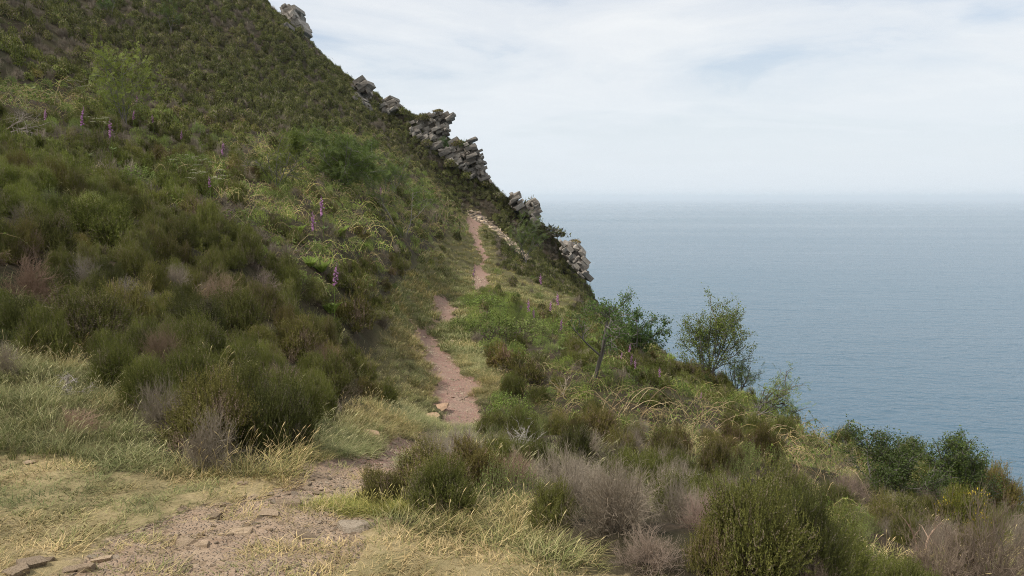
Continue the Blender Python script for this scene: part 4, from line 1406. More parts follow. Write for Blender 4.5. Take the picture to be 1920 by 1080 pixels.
# prominent plants, each known by its look:  (kind, px, py of the foot, width px, height px, colour, label)
G1, G2, G3 = (1.06, 1.02, .82), (.74, .75, .62), (1.15, 1.22, .78)
OLV, BRN, RUST = (1.2, 1.04, .9), (1.3, 1.02, .9), (1.1, .92, .76)
HERO = [
    ('h', 372, 846, 200, 150, OLV, 'olive brown heather bush beside the darkest green one on the grass'),
    ('h', 498, 846, 170, 140, G2, 'darkest green heather bush at the edge of the long grass bank'),
    ('h', 430, 812, 170, 135, G1, 'green heather bush rising behind the olive brown and darkest green pair'),
    ('d', 292, 694, 104, 96, RUST, 'rusty brown round bush between two green heathers'),
    ('h', 130, 652, 190, 112, G1, 'broad green heather clump with brown patches by the long pale branch'),
    ('h', 215, 640, 130, 112, OLV, 'brownish heather adjoining the broad green clump'),
    ('h', 352, 640, 150, 96, G2, 'dark heather with a shadowed underside behind the rusty bush'),
    ('h', 430, 632, 140, 92, G1, 'upright green heather next to the purple grey dead heather'),
    ('h', 20, 640, 120, 90, G2, 'dark green heather at the picture edge above the tall grass'),
    ('h', 66, 470, 130, 92, G1, 'yellow green heather above the leaning grey stems'),
    ('h', 168, 458, 170, 92, G3, 'light green heather spread wide on the left slope'),
    ('d', 30, 560, 150, 110, BRN, 'grey brown bare heather leaning out at the picture edge'),
    ('h', 92, 556, 86, 56, G2, 'small dark heather below the bare leaning heather'),
    ('d', 158, 540, 70, 70, (1.3, 1.3, 1.3), 'pale grey dead heather tuft in the hollow'),
    ('d', 215, 560, 100, 48, (1.3, 1.3, 1.3), 'low silvery dead heather at the end of the long branch'),
    ('h', 195, 535, 76, 48, G2, 'dark green heather tuft between silvery dead ones'),
    ('d', 395, 572, 130, 84, RUST, 'reddish brown dead heather in the middle of the left bank'),
    ('d', 470, 560, 120, 70, (1.05, .95, .95), 'purple grey dead heather uphill of the dark hollow'),
    ('h', 655, 616, 100, 94, OLV, 'dark round heather beside the grass bank of the path'),
    ('h', 610, 740, 110, 84, G1, 'green heather sprigs next to the long grass bank'),
    ('d', 520, 745, 110, 84, (1.2, 1.0, 1.0), 'purplish bare heather behind the darkest green bush'),
    ('d', 600, 700, 110, 80, BRN, 'brown bare heather uphill of the green sprigs'),
    ('h', 545, 670, 120, 70, OLV, 'olive heather in front of the yellow green fern'),
    ('d', 120, 815, 150, 56, BRN, 'low brown dead heather sunk in the grass'),
    ('h', 712, 955, 115, 84, OLV, 'olive heather end of the mound overhanging the path'),
    ('h', 795, 935, 190, 104, OLV, 'broad brownish heather mound beside the narrow path'),
    ('h', 885, 920, 160, 98, BRN, 'brown heather in the middle of the mound'),
    ('d', 860, 860, 110, 90, (1.25, 1.2, 1.25), 'greyish lilac dead heather where the path disappears'),
    ('d', 960, 905, 140, 84, BRN, 'brown twiggy heather beside the bleached twigs'),
    ('h', 1076, 890, 92, 90, G2, 'dark rounded heather standing behind the pinkish dead heather'),
    ('h', 1030, 992, 110, 96, G1, 'small green heather with a rusty underside'),
    ('d', 1165, 1020, 240, 200, (1.08, 1.02, .94), 'tall pinkish grey dead heather in the open heath'),
    ('d', 1255, 965, 110, 140, (1.5, 1.45, 1.4), 'pale grey dead heather with a thin white trunk'),
    ('d', 1330, 1000, 140, 110, (1.2, 1.0, 1.0), 'brown grey dead heather between the pale one and the big green bush'),
    ('h', 1420, 1105, 230, 215, G1, 'largest olive green heather bush at the lower edge of the heath'),
    ('h', 1520, 1090, 170, 180, G2, 'dark green flank bush joined to the largest heather bush'),
    ('h', 1600, 1090, 120, 90, G2, 'low dark heather beyond the dark flank bush'),
    ('d', 1535, 1115, 90, 86, (1.5, 1.35, 1.25), 'bare tan twigs hanging out under the dark flank bush'),
    ('h', 1345, 1090, 110, 130, OLV, 'olive heather touching the largest bush on its path side'),
    ('d', 1230, 1090, 190, 110, (1.1, .98, .95), 'low tangled dead heather in front of the pinkish one'),
    ('d', 1890, 1120, 240, 220, (.9, .8, .74), 'dark brown leggy dead heather in the lower corner'),
    ('d', 1790, 1110, 170, 150, (.95, .84, .78), 'brown dead heather beside the leggy corner bush'),
    ('h', 1880, 972, 110, 96, BRN, 'brown topped heather against the sea beside the gorse'),
    ('h', 1815, 1010, 110, 80, OLV, 'olive heather under the yellow gorse'),
    ('d', 1600, 950, 110, 80, (1.2, 1.05, 1.05), 'greyish dead heather on the slope above the hawthorns'),
    ('d', 1500, 930, 90, 60, (1.2, 1.0, 1.0), 'small purplish dead heather behind the largest bush'),
    ('h', 1700, 1000, 120, 70, G1, 'low green heather at the foot of the forked bare stick'),
    ('h', 940, 690, 76, 50, BRN, 'small brown heather on the downhill side of the path'),
    ('h', 985, 720, 90, 54, OLV, 'dark brown heather below the bright bilberry'),
    ('b', 925, 640, 150, 62, G3, 'bright green bilberry mound beside the second bend of the path'),
    ('b', 905, 585, 120, 46, G3, 'bright green bilberry mound above the second bend'),
    ('b', 985, 640, 130, 50, G1, 'green bilberry spread downhill of the bright mound'),
    ('b', 1040, 640, 110, 46, G3, 'yellowish bilberry near the cluster of foxgloves'),
    ('b', 960, 800, 130, 62, G3, 'grassy bright bilberry clump beside the lower path'),
    ('b', 860, 625, 70, 34, G1, 'low bilberry at the inner edge of the path bend'),
    ('b', 240, 345, 110, 44, G3, 'light green leafy mound below the yellow green rowan'),
    ('b', 330, 320, 90, 40, G3, 'light green leafy mound uphill of the white umbels'),
    ('r', 440, 430, 150, 66, G1, 'bramble tangle with arching tan canes on the left slope'),
    ('r', 540, 480, 150, 60, G1, 'leafy bramble patch below the arching canes'),
    ('r', 40, 190, 150, 62, G1, 'bramble tangle with long arching canes beside the umbel plant'),
    ('r', 830, 440, 110, 70, (1.1, 1.05, 1), 'straggling bramble above the far path'),
    ('R', 1160, 780, 210, 90, G1, 'wide bramble tangle with pale canes below the forked hawthorn'),
    ('R', 1300, 820, 200, 86, G1, 'bramble with long pink arching canes under the willow'),
    ('R', 1430, 860, 210, 80, G1, 'dry bramble canes sprawling along the slope edge'),
    ('R', 1560, 900, 200, 70, G1, 'pale tangle of bramble canes above the spreading hawthorn'),
    ('R', 880, 920, 130, 60, (1, .95, .9), 'thin tan bramble canes arching over the brown mound'),
    ('r', 1250, 860, 120, 70, G1, 'green leaved bramble behind the pale grey dead heather'),
]


def grow(kind, x, y, z, w, h, colr, label, near=True, group=None):
    """One plant with its own scale; heather close by also shows its woody stems."""
    if kind == 'h':
        me = random.choice(H_NEAR if near else H_MID)
        o = put(me, 'heather_bush', x, y, z, None, (w, w, h / .5), colr, label, 'heather', group)
        if near:
            put(random.choice(S_NEAR), 'woody_stems', 0, 0, parent=o, col=(1, .9, .85))
    elif kind == 'd':
        o = put(random.choice(D_NEAR if near else D_MID), 'dead_heather_bush', x, y, z, None, (w, w, h / .6), colr, label, 'dead heather', group)
    elif kind == 'b':
        o = put(random.choice(B_NEAR if near else B_MID), 'bilberry_bush', x, y, z, None, (w, w, h / .34), colr, label, 'bilberry', group)
    else:
        o = put(random.choice(R_BARE if kind == 'R' else R_MESH), 'bramble_bush', x, y, z, None, (w, w, h / .5), colr, label, 'bramble', group, .12)
    return o


for kind, px, py, wp, hp, colr, lab in HERO:
    x, y, z = ground_at(px, py)
    w, h = px_m(wp, x, y), px_m(hp, x, y)
    if kind in 'rR':
        w *= .5; h *= .8
    grow(kind, x, y + w * .25, None, w, h, colr, lab, y < 13)
    OCC.append((x, y + w * .25, w * .42))

# gorse with yellow flowers
for i, (px, py, w, h, lab) in enumerate([(1800, 1000, 112, 100, 'gorse with mustard yellow flowers beside the twin topped hawthorn'), (1846, 1022, 76, 70, 'smaller yellow flowered gorse downhill of the larger gorse')]):
    x, y, z = ground_at(px, py)
    W, Hh = px_m(w, x, y), px_m(h, x, y)
    o = put(H_NEAR[i], 'gorse_bush', x, y, z, None, (W, W, Hh / .5), (1.2, 1.2, .7), lab, 'gorse')
    rng = np.random.RandomState(900 + i)
    s = Soup(); n = 520
    d, rad = dome(rng, n, .25)
    p = d * rad[:, None] * .52
    dl = unit(d + rng.randn(n, 3) * .5)
    s.leaf(p, dl, perp(dl, rng.rand(n) * 6), np.full(n, .026), np.full(n, .024), rng.rand(n))
    put(s.mesh('flowers', [M_YELLOW]), 'flowers', 0, 0, parent=o)

# ------------------------------------------------------------------ bare branches lying or standing in the scrub
def branch_thing(px, py, seed, h, spread, lean, lab, mat, colr=WHITE, lev=2, kids=3, stems=3, up=.1, r0=.012, rz=0, flat=None):
    x, y, z = ground_at(px, py)
    hm = px_m(h, x, y)
    tm, cm = tree_meshes(seed, h=hm, stems=stems, spread=spread, lean=lean, lev=lev, kids=kids, r0=r0, bark=mat, up=up, crown0=.25, per=1)
    bpy.data.meshes.remove(cm)
    o = put(tm, 'dead_branch', x, y, z + .04, rz, 1, colr, lab, 'branch', None, .02, sink=-.0)
    if flat:
        o.rotation_euler = flat
    return o


branch_thing(982, 868, 31, 100, .25, (0, 0), 'bleached white twigs standing behind the brown heather mound', M_BONE, (.72, .70, .66), lev=2, kids=4, stems=8, r0=.007)
branch_thing(1714, 1030, 32, 92, .10, (0, 0), 'forked bare tan stick with a pinkish stem', M_BONE, (.66, .48, .38), lev=1, kids=3, stems=2, r0=.012)
branch_thing(1262, 940, 33, 96, .3, (.2, 0), 'pale sticks poking out beside the grey dead heather', M_BONE, (.85, .82, .8), lev=1, kids=3, stems=4, r0=.007)
branch_thing(60, 572, 34, 130, .2, (.3, 0), 'long pale fallen branch across the broad green clump', M_BONE, (.72, .6, .5), lev=2, kids=4, stems=2, r0=.012, flat=(.15, 1.35, 0))
branch_thing(10, 250, 35, 110, .35, (.4, 0), 'heap of grey dead twigs below the bramble tangle', M_BONE, (.7, .64, .6), lev=2, kids=5, stems=8, r0=.012, flat=(.1, 1.2, -.2))
branch_thing(128, 742, 36, 66, .6, (.2, 0), 'whitish dead twigs lying on the tall grass', M_BONE, (.95, .9, .86), lev=2, kids=4, stems=5, r0=.007, flat=(.2, .9, 0))
branch_thing(1055, 742, 37, 60, .5, (.1, 0), 'small bare twigs at the head of the bramble tangle', M_BONE, (.7, .6, .5), lev=2, kids=3, stems=4, r0=.006)
branch_thing(1335, 610 + 110, 38, 60, .5, (.0, 0), 'grey bare twigs at the foot of the upright willow', M_BONE, (.5, .45, .42), lev=2, kids=4, stems=5, r0=.008)
branch_thing(700, 380, 39, 66, .7, (.1, 0), 'brown bare scrub uphill of the pale forked sapling', M_BONE, (.5, .42, .36), lev=2, kids=5, stems=8, r0=.010)
branch_thing(800, 420, 40, 60, .7, (.1, 0), 'straw coloured bare scrub beside the pale forked sapling', M_BONE, (.62, .54, .42), lev=2, kids=5, stems=9, r0=.010)
branch_thing(1100, 660, 41, 60, .5, (-.3, 0), 'thin bare boughs on the uphill side of the forked hawthorn', M_BONE, (.42, .38, .35), lev=1, kids=4, stems=3, r0=.012)

# ------------------------------------------------------------------ the rest of the scrub, plant by plant
cand = []
for y0, y1, s in ((2.6, 7, .36), (7, 12, .40), (12, 20, .46), (20, 32, .54), (32, 52, .62), (52, 70, .62), (70, 78, .54), (78, 92, .44)):
    hw = min(y1 * 1.5 + 3, 62)
    a, b = jitter_grid(-hw, 13, y0, y1, s)
    cand.append(np.c_[a, b, np.full(len(a), s)])
cand = np.concatenate(cand)
cx_, cy2, cs_ = cand.T
cz_ = ground_z(cx_, cy2)
ppx, ppy, pd = project(cx_, cy2, cz_)
vis = (ppx > -1100) & (ppx < 2400) & (ppy > -420) & (ppy < 1500) & (cz_ > -22)
cx_, cy2, cs_, cz_, ppx, ppy, pd = [v[vis] for v in (cx_, cy2, cs_, cz_, ppx, ppy, pd)]
zn = zone_map(cx_, cy2, cz_)
sdc = path_sd(cx_, cy2)
scd = chain_dist(cx_, cy2, SCREE_W)
u = RS.rand(len(cx_))
pn = vnoise(cx_, cy2, .55, 51) + .5 * vnoise(cx_, cy2, 1.3, 52)       # patches
qn = vnoise(cx_, cy2, .8, 55)
right = (ppx > 860) & (cy2 < 60) & (ppx - 860 > (ppy - 400) * -.1)
kindc = np.full(len(cx_), '-', dtype='<U1')
for i in range(len(cx_)):
    z_, v = zn[i], u[i]
    if sdc[i] < .28 + .004 * cy2[i] + (.45 if scd[i] < 1.2 else 0):
        continue
    if z_ == 1:
        continue
    if z_ == 2:
        kindc[i] = 'h' if v < .05 and cy2[i] > 7 else ('d' if v < .07 else ('b' if v < .10 else '-'))
    elif z_ == 3:
        kindc[i] = 'b' if v < .72 else ('h' if v < .82 else '-')
    elif z_ == 4:
        k = v - .12 * qn[i]
        kindc[i] = 'r' if k < .32 else ('R' if k < .41 else ('b' if k < .66 else ('d' if k < .75 else ('h' if k < .86 else '-'))))
    elif z_ == 5:
        kindc[i] = 'd' if v < .55 + .2 * pn[i] else ('h' if v < .9 else '-')
    else:
        if right[i] and cy2[i] < 45:
            kindc[i] = 'h' if v < .34 + .2 * pn[i] else ('b' if v < .64 + .1 * qn[i] else ('d' if v < .74 else ('r' if v < .84 else '-')))
        else:
            kindc[i] = 'd' if pn[i] + .5 * (v - .5) > .48 else ('b' if qn[i] + .5 * (v - .5) > .50 and cy2[i] < 40 else ('h' if v < .96 else 'r'))
vg = (cy2 > 7) & (cy2 < 55) & (sdc < .40 + .022 * cy2) & np.isin(kindc, ['h', 'd', 'r', 'R'])
kindc[vg & (RS.rand(len(cx_)) < .88)] = '-'
for ox, oy, orr in OCC:
    kindc[(np.hypot(cx_ - ox, cy2 - oy) < orr + .10)] = '-'
# crags keep their faces clear
for nm, poly, *_ in CRAGS:
    P = np.array(poly, float); c = P.mean(0)
    big = [tuple(c + (p - c) * .68 + np.array([0, -4])) for p in P]
    kindc[inpoly(ppx, ppy, big) & (cy2 > 60)] = '-'
wid = cs_ * RS.uniform(.90, 1.5, len(cx_)) * np.where(cy2 > 78, 1.45, 1.0) * np.where(cy2 > 52, 1.0, np.where(cy2 > 26, .88, 1))
hei = wid * RS.uniform(.62, 1.0, len(cx_)) * np.where(cy2 > 26, 1.1, 1.0)
crest = (cy2 > 80) & (ppx > 500)
hei[crest] *= .8


def los(x, y, z):
    """Share of the line from the camera to a point that clears the ground."""
    f = np.linspace(.05, .98, 60)[:, None]
    return (bil(GZ, x * f, y * f) < CAMZ + (z - CAMZ) * f + .02).all(0)


seen = los(cx_, cy2, cz_ + hei * .9) & (ppx > -30) & (ppx < 1950) & (ppy > -10) & (ppy < 1180)
size = np.where(seen, wid / pd, 0)
LIMIT = {'h': 300 - sum(1 for q in HERO if q[0] == 'h'), 'd': 300 - sum(1 for q in HERO if q[0] == 'd'), 'b': 250, 'r': 120, 'R': 60}
warm = RS.rand(len(cx_)); lite = RS.uniform(.72, 1.35, len(cx_))
cols = np.ones((len(cx_), 3))
patch = vnoise(cx_, cy2, .20, 61) + .5 * vnoise(cx_, cy2, .9, 62)
brownness = sstep(.18, .90, patch + .5 * (warm - .5))
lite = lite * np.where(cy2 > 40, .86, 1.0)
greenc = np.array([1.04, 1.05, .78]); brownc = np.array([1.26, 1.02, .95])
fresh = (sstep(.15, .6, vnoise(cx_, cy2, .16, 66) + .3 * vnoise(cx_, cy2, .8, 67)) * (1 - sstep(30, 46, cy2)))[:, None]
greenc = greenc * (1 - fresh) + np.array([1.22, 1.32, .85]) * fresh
brownc = np.where(cy2[:, None] > 40, np.array([1.12, 1.02, 1.02]), brownc)  # browns less warm far off: distance haze put into the plant colour
greenc = np.where(cy2[:, None] > 40, greenc * np.array([1.0, 1.0, 1.12]), greenc)  # far greens pushed towards blue, painting haze into the heather's colour
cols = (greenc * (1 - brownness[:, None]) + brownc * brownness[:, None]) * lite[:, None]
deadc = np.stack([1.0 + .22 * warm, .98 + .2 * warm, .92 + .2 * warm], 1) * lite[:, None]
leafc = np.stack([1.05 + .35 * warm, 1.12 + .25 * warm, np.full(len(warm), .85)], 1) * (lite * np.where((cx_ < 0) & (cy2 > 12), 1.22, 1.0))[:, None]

PLACES = ITEMS + [(px, py - hp * .4, {'h': 'the ', 'd': 'the ', 'b': 'the ', 'r': 'the ', 'R': 'the '}[k] + ' '.join(lab.split()[:4]) if False else None) for k, px, py, wp, hp, c, lab in HERO]
PLACES = [p for p in PLACES if p[2]]
PLACES += [(608, 395, 'the pair of pink foxgloves'), (1170, 660, 'the cluster of foxgloves'), (155, 215, 'the upper foxgloves'), (362, 325, 'the white umbels'), (450, 770, 'the darkest green bush'),
           (292, 650, 'the rusty round bush'), (1165, 920, 'the pinkish dead heather'), (1440, 980, 'the largest heather bush'), (790, 860, 'the brown heather mound'), (925, 610, 'the bright bilberry mound'),
           (895, 415, 'the end of the path'), (900, 520, 'the third path bend'), (835, 575, 'the second path bend'), (850, 700, 'the lower path'), (1800, 935, 'the yellow gorse'), (1714, 980, 'the forked bare stick'),
           (978, 820, 'the bleached white twigs'), (110, 560, 'the long pale branch'), (50, 255, 'the heap of grey twigs'), (395, 540, 'the reddish dead heather'), (168, 420, 'the light green heather'), (655, 570, 'the dark round heather'),
           (1300, 780, 'the pink arching canes'), (440, 400, 'the arching tan canes'), (1075, 850, 'the dark rounded heather'), (1088, 640, 'the bright fern'), (40, 160, 'the upper bramble tangle')]
PXY = np.array([(p[0], p[1]) for p in PLACES])
USED = {}


def describe(px, py, adj, noun, PXY=PXY, PLACES=PLACES):
    d = np.hypot(PXY[:, 0] - px, (PXY[:, 1] - py) * 1.2)
    o = np.argsort(d)
    i, j = o[0], o[1]
    dx, dy = px - PXY[i, 0], py - PXY[i, 1]
    rel = ('downhill of' if dx > 0 else 'uphill of') if abs(dx) > abs(dy) * 1.1 else ('below' if dy > 0 else 'above')
    cands = ['%s %s %s %s' % (adj, noun, rel, PLACES[i][2]), '%s %s between %s and %s' % (adj, noun, PLACES[i][2], PLACES[j][2]),
             '%s %s close to %s' % (adj, noun, PLACES[i][2]),
             '%s %s between %s and %s' % (adj, noun, PLACES[i][2], PLACES[o[2]][2]), '%s %s among the scrub %s %s' % (adj, noun, rel, PLACES[i][2])]
    for c in cands:
        if c not in USED and len(c.split()) <= 16:
            USED[c] = 1
            return c
    c = cands[-1] if len(cands[-1].split()) <= 16 else cands[0]
    return c


NOUN = {'h': 'heather bush', 'd': 'dead heather', 'b': 'leafy bilberry', 'r': 'bramble', 'R': 'dry bramble'}
GRP = {'h': 'heather bushes on the hillside', 'd': 'dead heather on the hillside', 'b': 'bilberry bushes on the hillside', 'r': 'brambles on the hillside', 'R': 'brambles on the hillside'}
rest = np.ones(len(cx_), bool)
for kd in 'hdbrR':
    idx = np.where((kindc == kd) & (size > 0))[0]
    idx = idx[np.argsort(-size[idx])][:LIMIT[kd]]
    if kd in 'dbrR':
        idx = idx[size[idx] * F > 12]
    for i in idx:
        rest[i] = False
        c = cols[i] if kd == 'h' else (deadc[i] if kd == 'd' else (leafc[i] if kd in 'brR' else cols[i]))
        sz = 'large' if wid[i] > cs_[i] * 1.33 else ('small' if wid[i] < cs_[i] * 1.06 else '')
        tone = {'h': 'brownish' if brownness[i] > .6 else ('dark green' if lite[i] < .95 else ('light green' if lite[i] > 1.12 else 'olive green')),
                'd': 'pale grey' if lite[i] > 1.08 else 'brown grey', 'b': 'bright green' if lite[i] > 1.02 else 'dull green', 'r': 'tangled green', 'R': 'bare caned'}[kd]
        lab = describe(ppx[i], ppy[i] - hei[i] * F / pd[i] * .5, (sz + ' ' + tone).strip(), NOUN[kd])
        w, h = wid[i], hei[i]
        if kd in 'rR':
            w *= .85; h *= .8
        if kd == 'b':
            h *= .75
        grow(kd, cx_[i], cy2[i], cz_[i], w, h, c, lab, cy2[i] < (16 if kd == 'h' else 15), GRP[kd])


def rest_of(kd, sel, protos, name, label, cat, colr, href, hk=1.0):
    k = np.where((kindc == kd) & rest & sel)[0]
    if not len(k):
        return
    n = len(k)
    scatter(name, protos, cx_[k], cy2[k], np.c_[RS.uniform(-.12, .12, (n, 2)), RS.uniform(0, 6.28, n)], np.c_[wid[k], wid[k], hei[k] / href * hk], colr[k], label, cat, .04)


near_s = cy2 < 30
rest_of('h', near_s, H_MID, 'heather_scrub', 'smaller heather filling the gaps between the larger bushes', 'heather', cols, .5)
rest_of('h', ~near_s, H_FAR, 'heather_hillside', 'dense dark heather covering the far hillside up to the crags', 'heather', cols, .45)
rest_of('d', cy2 > -1, D_MID, 'dead_heather_scrub', 'grey dead heather scattered over the far hillside', 'dead heather', deadc, .6)
rest_of('b', cy2 > -1, B_MID, 'bilberry_scrub', 'small green leaved shrubs scattered among the heather', 'bilberry', leafc, .34, .75)
rest_of('r', cy2 > -1, R_MESH, 'bramble_scrub', 'low bramble scattered over the slopes', 'bramble', leafc, .5, .8)
rest_of('R', cy2 > -1, R_BARE, 'bramble_cane_scrub', 'dry bramble canes scattered over the slopes', 'bramble', leafc, .5, .8)

# bush and ivy on the crags
for px, py, w, h, lab, nm, pr, colr in [(988, 404, 30, 38, 'round dark bush growing on the reddish crag', 'crag_bush', H_FAR[0], (.75, .8, .8)), (684, 178, 18, 34, 'dark ivy hanging on the ivy clad crag', 'ivy_patch', B_MID[0], (.45, .6, .6)),
                                    (831, 278, 26, 34, 'dark green ivy hollow under the jutting crag', 'ivy_patch', B_MID[1], (.5, .7, .6)), (872, 276, 30, 22, 'green growth on top of the stepped crag', 'ivy_patch', B_MID[2], (.6, .75, .55)),
                                    (860, 272, 24, 14, 'dark heather tuft between the jutting and stepped crags', 'crag_bush', H_FAR[1], (.9, .8, .8)), (1030, 442, 60, 22, 'dark scrub on the edge above the lowest crag', 'crag_bush', H_FAR[2], (.8, .8, .75)),
                                    (1078, 456, 26, 10, 'thin brown turf capping the lowest crag', 'crag_bush', H_FAR[2], (1.3, 1, .9)), (792, 224, 26, 14, 'brown heather on the shoulder of the jutting crag', 'crag_bush', H_FAR[3], (1.0, .9, .8)), (897, 308, 16, 10, 'small tuft on the upper edge of the stepped crag', 'crag_bush', H_FAR[0], (.9, .9, .8)),
                                    (910, 348, 26, 14, 'dark heather on the broken rocks', 'crag_bush', H_FAR[1], (.9, .85, .8)), (934, 370, 30, 14, 'dark heather on the edge below the broken rocks', 'crag_bush', H_FAR[2], (.9, .9, .8)),
                                    (800, 272, 24, 14, 'olive heather at the foot of the jutting crag', 'crag_bush', H_FAR[2], (1.0, .95, .8)), (845, 312, 26, 16, 'olive heather at the foot of the stepped crag', 'crag_bush', H_FAR[3], (1.0, .95, .8)),
                                    (872, 334, 26, 16, 'dark heather hugging the base of the stepped crag', 'crag_bush', H_FAR[0], (.95, .95, .8)), (700, 200, 22, 18, 'dark heather between the ivy clad and low crags', 'crag_bush', H_FAR[1], (.9, .9, .8)),
                                    (756, 214, 26, 16, 'dark heather between the low and jutting crags', 'crag_bush', H_FAR[0], (.9, .9, .8)), (560, 66, 20, 18, 'dark heather at the foot of the tall crag', 'crag_bush', H_FAR[3], (.9, .9, .8)),
                                    (1060, 474, 26, 24, 'dark scrub at the foot of the lowest crag', 'crag_bush', H_FAR[2], (.9, .9, .8)), (822, 210, 22, 8, 'wispy turf on top of the jutting crag', 'crag_bush', H_FAR[1], (1.2, 1.0, .8))]:
    hx, hy = hit(px, py, GZ)
    yb = min(hy, 86.0) - .8
    uu, a, b = ray(px, py)
    W, Hh = w * yb / F, h * yb / F
    put(pr, nm, uu / a * yb, yb, CAMZ + b / a * yb, None, (W * 1.1, W * 1.3, Hh / .45), colr, lab, 'bush' if nm == 'crag_bush' else 'ivy', None)

# ------------------------------------------------------------------ grass
WINDD = (.22, -.12, 0)
T_LONG = [grass_mesh(800 + i, 120, .15, .17, 1.0, .0025, .26, .02, WINDD, flat=.2) for i in range(3)]
T_HEAD = [grass_mesh(810 + i, 80, .17, .15, .9, .0025, .35, .16, WINDD, flat=.1) for i in range(1)]
T_DRY = [grass_mesh(820 + i, 110, .055, .13, .9, .0020, .76, .0, None, flat=.5) for i in range(4)]
T_FAR = [grass_mesh(830 + i, 60, .26, .26, .9, .008, .22, 0, WINDD) for i in range(3)]


def grass(name, protos, cells, ok, label, size, tint, keepf=1.0):
    X, Y = [], []
    for y0, y1, s in cells:
        hw = y1 * 1.15 + 3
        a, b = jitter_grid(-hw, min(hw, 11), y0, y1, s)
        X.append(a); Y.append(b)
    a, b = np.concatenate(X), np.concatenate(Y)
    z = ground_z(a, b)
    px, py, d = project(a, b, z)
    m = (px > -1000) & (px < 2300) & (py < 6000) & (d > .3)
    a, b, z = a[m], b[m], z[m]
    zc = zone_map(a, b, z); sd = path_sd(a, b)
    clear = np.ones(len(a), bool)
    for sx, sy, sr in STONE_AT:
        clear &= np.hypot(a - sx, b - sy) > sr
    m = ok(zc, sd, a, b) & (RS.rand(len(a)) < keepf) & clear
    a, b = a[m], b[m]; n = len(a)
    sc = size(n, a, b)
    scatter(name, protos, a, b, np.c_[RS.uniform(-.18, .18, (n, 2)), RS.uniform(-.7, .7, n)], np.c_[sc, sc, sc * RS.uniform(.7, 1.15, n)], tint(n, a, b), label, 'grass', .01)


def tint_green(n, a, b):
    k = sstep(-.45, .5, vnoise(a, b, .9, 71) + .6 * vnoise(a, b, 2.6, 72) + RS.uniform(-.25, .25, n))[:, None]
    return (np.array([.82, .92, .80]) * (1 - k) + np.array([1.10, 1.04, .88]) * k) * RS.uniform(.8, 1.15, (n, 1))


def tint_dry(n, a, b):
    k = sstep(-.1, .6, vnoise(a, b, 1.4, 75) + .6 * vnoise(a, b, 4, 76) + RS.uniform(-.2, .2, n))[:, None]
    return (np.array([1.08, 1.0, .86]) * (1 - k) + np.array([.52, .64, .46]) * k) * RS.uniform(.6, 1.2, (n, 1))


grass('grass', T_LONG + T_HEAD, [(2.6, 7, .10), (7, 12, .13), (12, 20, .19)], lambda z, s, a, b: (z == 2) & (s > .03),
      'long green and straw coloured grass on the banks beside the path', lambda n, a, b: RS.uniform(.5, 1.1, n) * (.78 + .016 * b), tint_green)
grass('grass_far', T_FAR, [(20, 45, .30), (45, 90, .5)], lambda z, s, a, b: ((z == 2) & (s > .05)) | ((s > .05) & (s < .7)),
      'pale grass along the far bends of the path', lambda n, a, b: RS.uniform(.7, 1.2, n), tint_green)
grass('dry_grass', T_DRY, [(.6, 2.4, .10), (2.4, 6.5, .072), (6.5, 9, .11)], lambda z, s, a, b: (z == 1) & ((s > .0) | ((s > -.45) & (RS.rand(len(s)) < .10 + .55 * (vnoise(a, b, 1.9, 81) > .0)))),
      'short trampled dry grass around the stony clearing', lambda n, a, b: RS.uniform(.6, 1.25, n), tint_dry)
grass('scrub_grass', T_LONG + T_HEAD, [(2.8, 8, .24), (8, 14, .34), (14, 26, .5)], lambda z, s, a, b: ((z == 0) | (z >= 3)) & (s > .05) & (vnoise(a, b, .8, 85) > -.35),
      'thin grass stems growing up between the heather and brambles', lambda n, a, b: RS.uniform(.6, 1.1, n) * (1 + .01 * b), tint_green, .75)
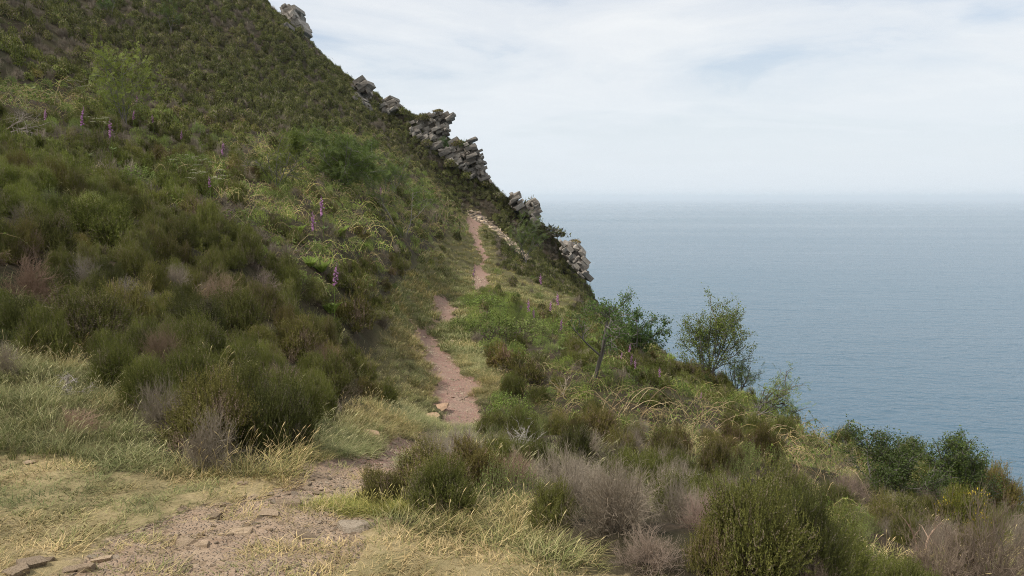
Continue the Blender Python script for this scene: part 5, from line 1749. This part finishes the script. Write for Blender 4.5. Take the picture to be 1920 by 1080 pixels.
grass('path_edge_grass', T_LONG, [(5.5, 12, .11), (12, 30, .16)], lambda z, s, a, b: (s > .0) & (s < .30 + .028 * b),
      'grass fringe overhanging both edges of the path', lambda n, a, b: RS.uniform(.4, .8, n) * (1 + .012 * b), tint_green)

# the bright mossy turf at the turn of the path, beside the lichen boulder
tx, ty, _ = ground_at(690, 968)
n = 90
ax = tx + RS.randn(n) * .14; ay = ty + .10 + RS.randn(n) * .045 - (ax - tx) * .10
sc = RS.uniform(.35, .65, n)
scatter('mossy_turf', T_LONG, ax, ay, np.c_[RS.uniform(-.2, .2, (n, 2)), RS.uniform(0, 6.28, n)], np.c_[sc, sc, sc], np.array([1.05, 1.12, .66]) * RS.uniform(.85, 1.15, (n, 1)),
        'bright yellow green turf tuft above the lichen boulder', 'grass', .01)

# foxglove labels: told apart by what grows next to them
for o, px, py in OBJ_LATER:
    o['label'] = describe(px, py, 'pink purple', 'foxglove spike')

SPL = [(px, py, 'the ' + ' '.join(lab.split()[:4])) for px, py, w, h, lab in BIG]
SPL = [(530, 947, 'the long flat slab'), (672, 988, 'the lichen boulder'), (352, 1022, 'the pale flat pair'), (403, 972, 'the upright pointed stone'), (343, 958, 'the small leaning stone'), (455, 908, 'the small tan stone'),
       (193, 1052, 'the pale angular stone'), (158, 1068, 'the split slate'), (575, 1008, 'the half buried stone'), (545, 1020, 'the thin edging slab'), (468, 1024, 'the angular flat stone'), (450, 1000, 'the buff flush slab'),
       (598, 926, 'the dark path stone'), (690, 860, 'the heather mound'), (420, 1075, 'the trampled turf'), (300, 1000, 'the clearing edge')]
SXY = np.array([(p[0], p[1]) for p in SPL], float)
for i, o in enumerate(CHIP_OBJ):
    a, b = CHIPS[i][:2]
    sz = o.scale[0] * F / CHIPS[i][3]
    thick = o.scale[2] / o.scale[0]
    o['label'] = describe(a, b, ('larger' if sz > 15 else ('tiny' if sz < 11 else 'small')) + (' thick' if thick > .8 else (' thin' if thick < .62 else ' flat')), 'slate chip', SXY, SPL)
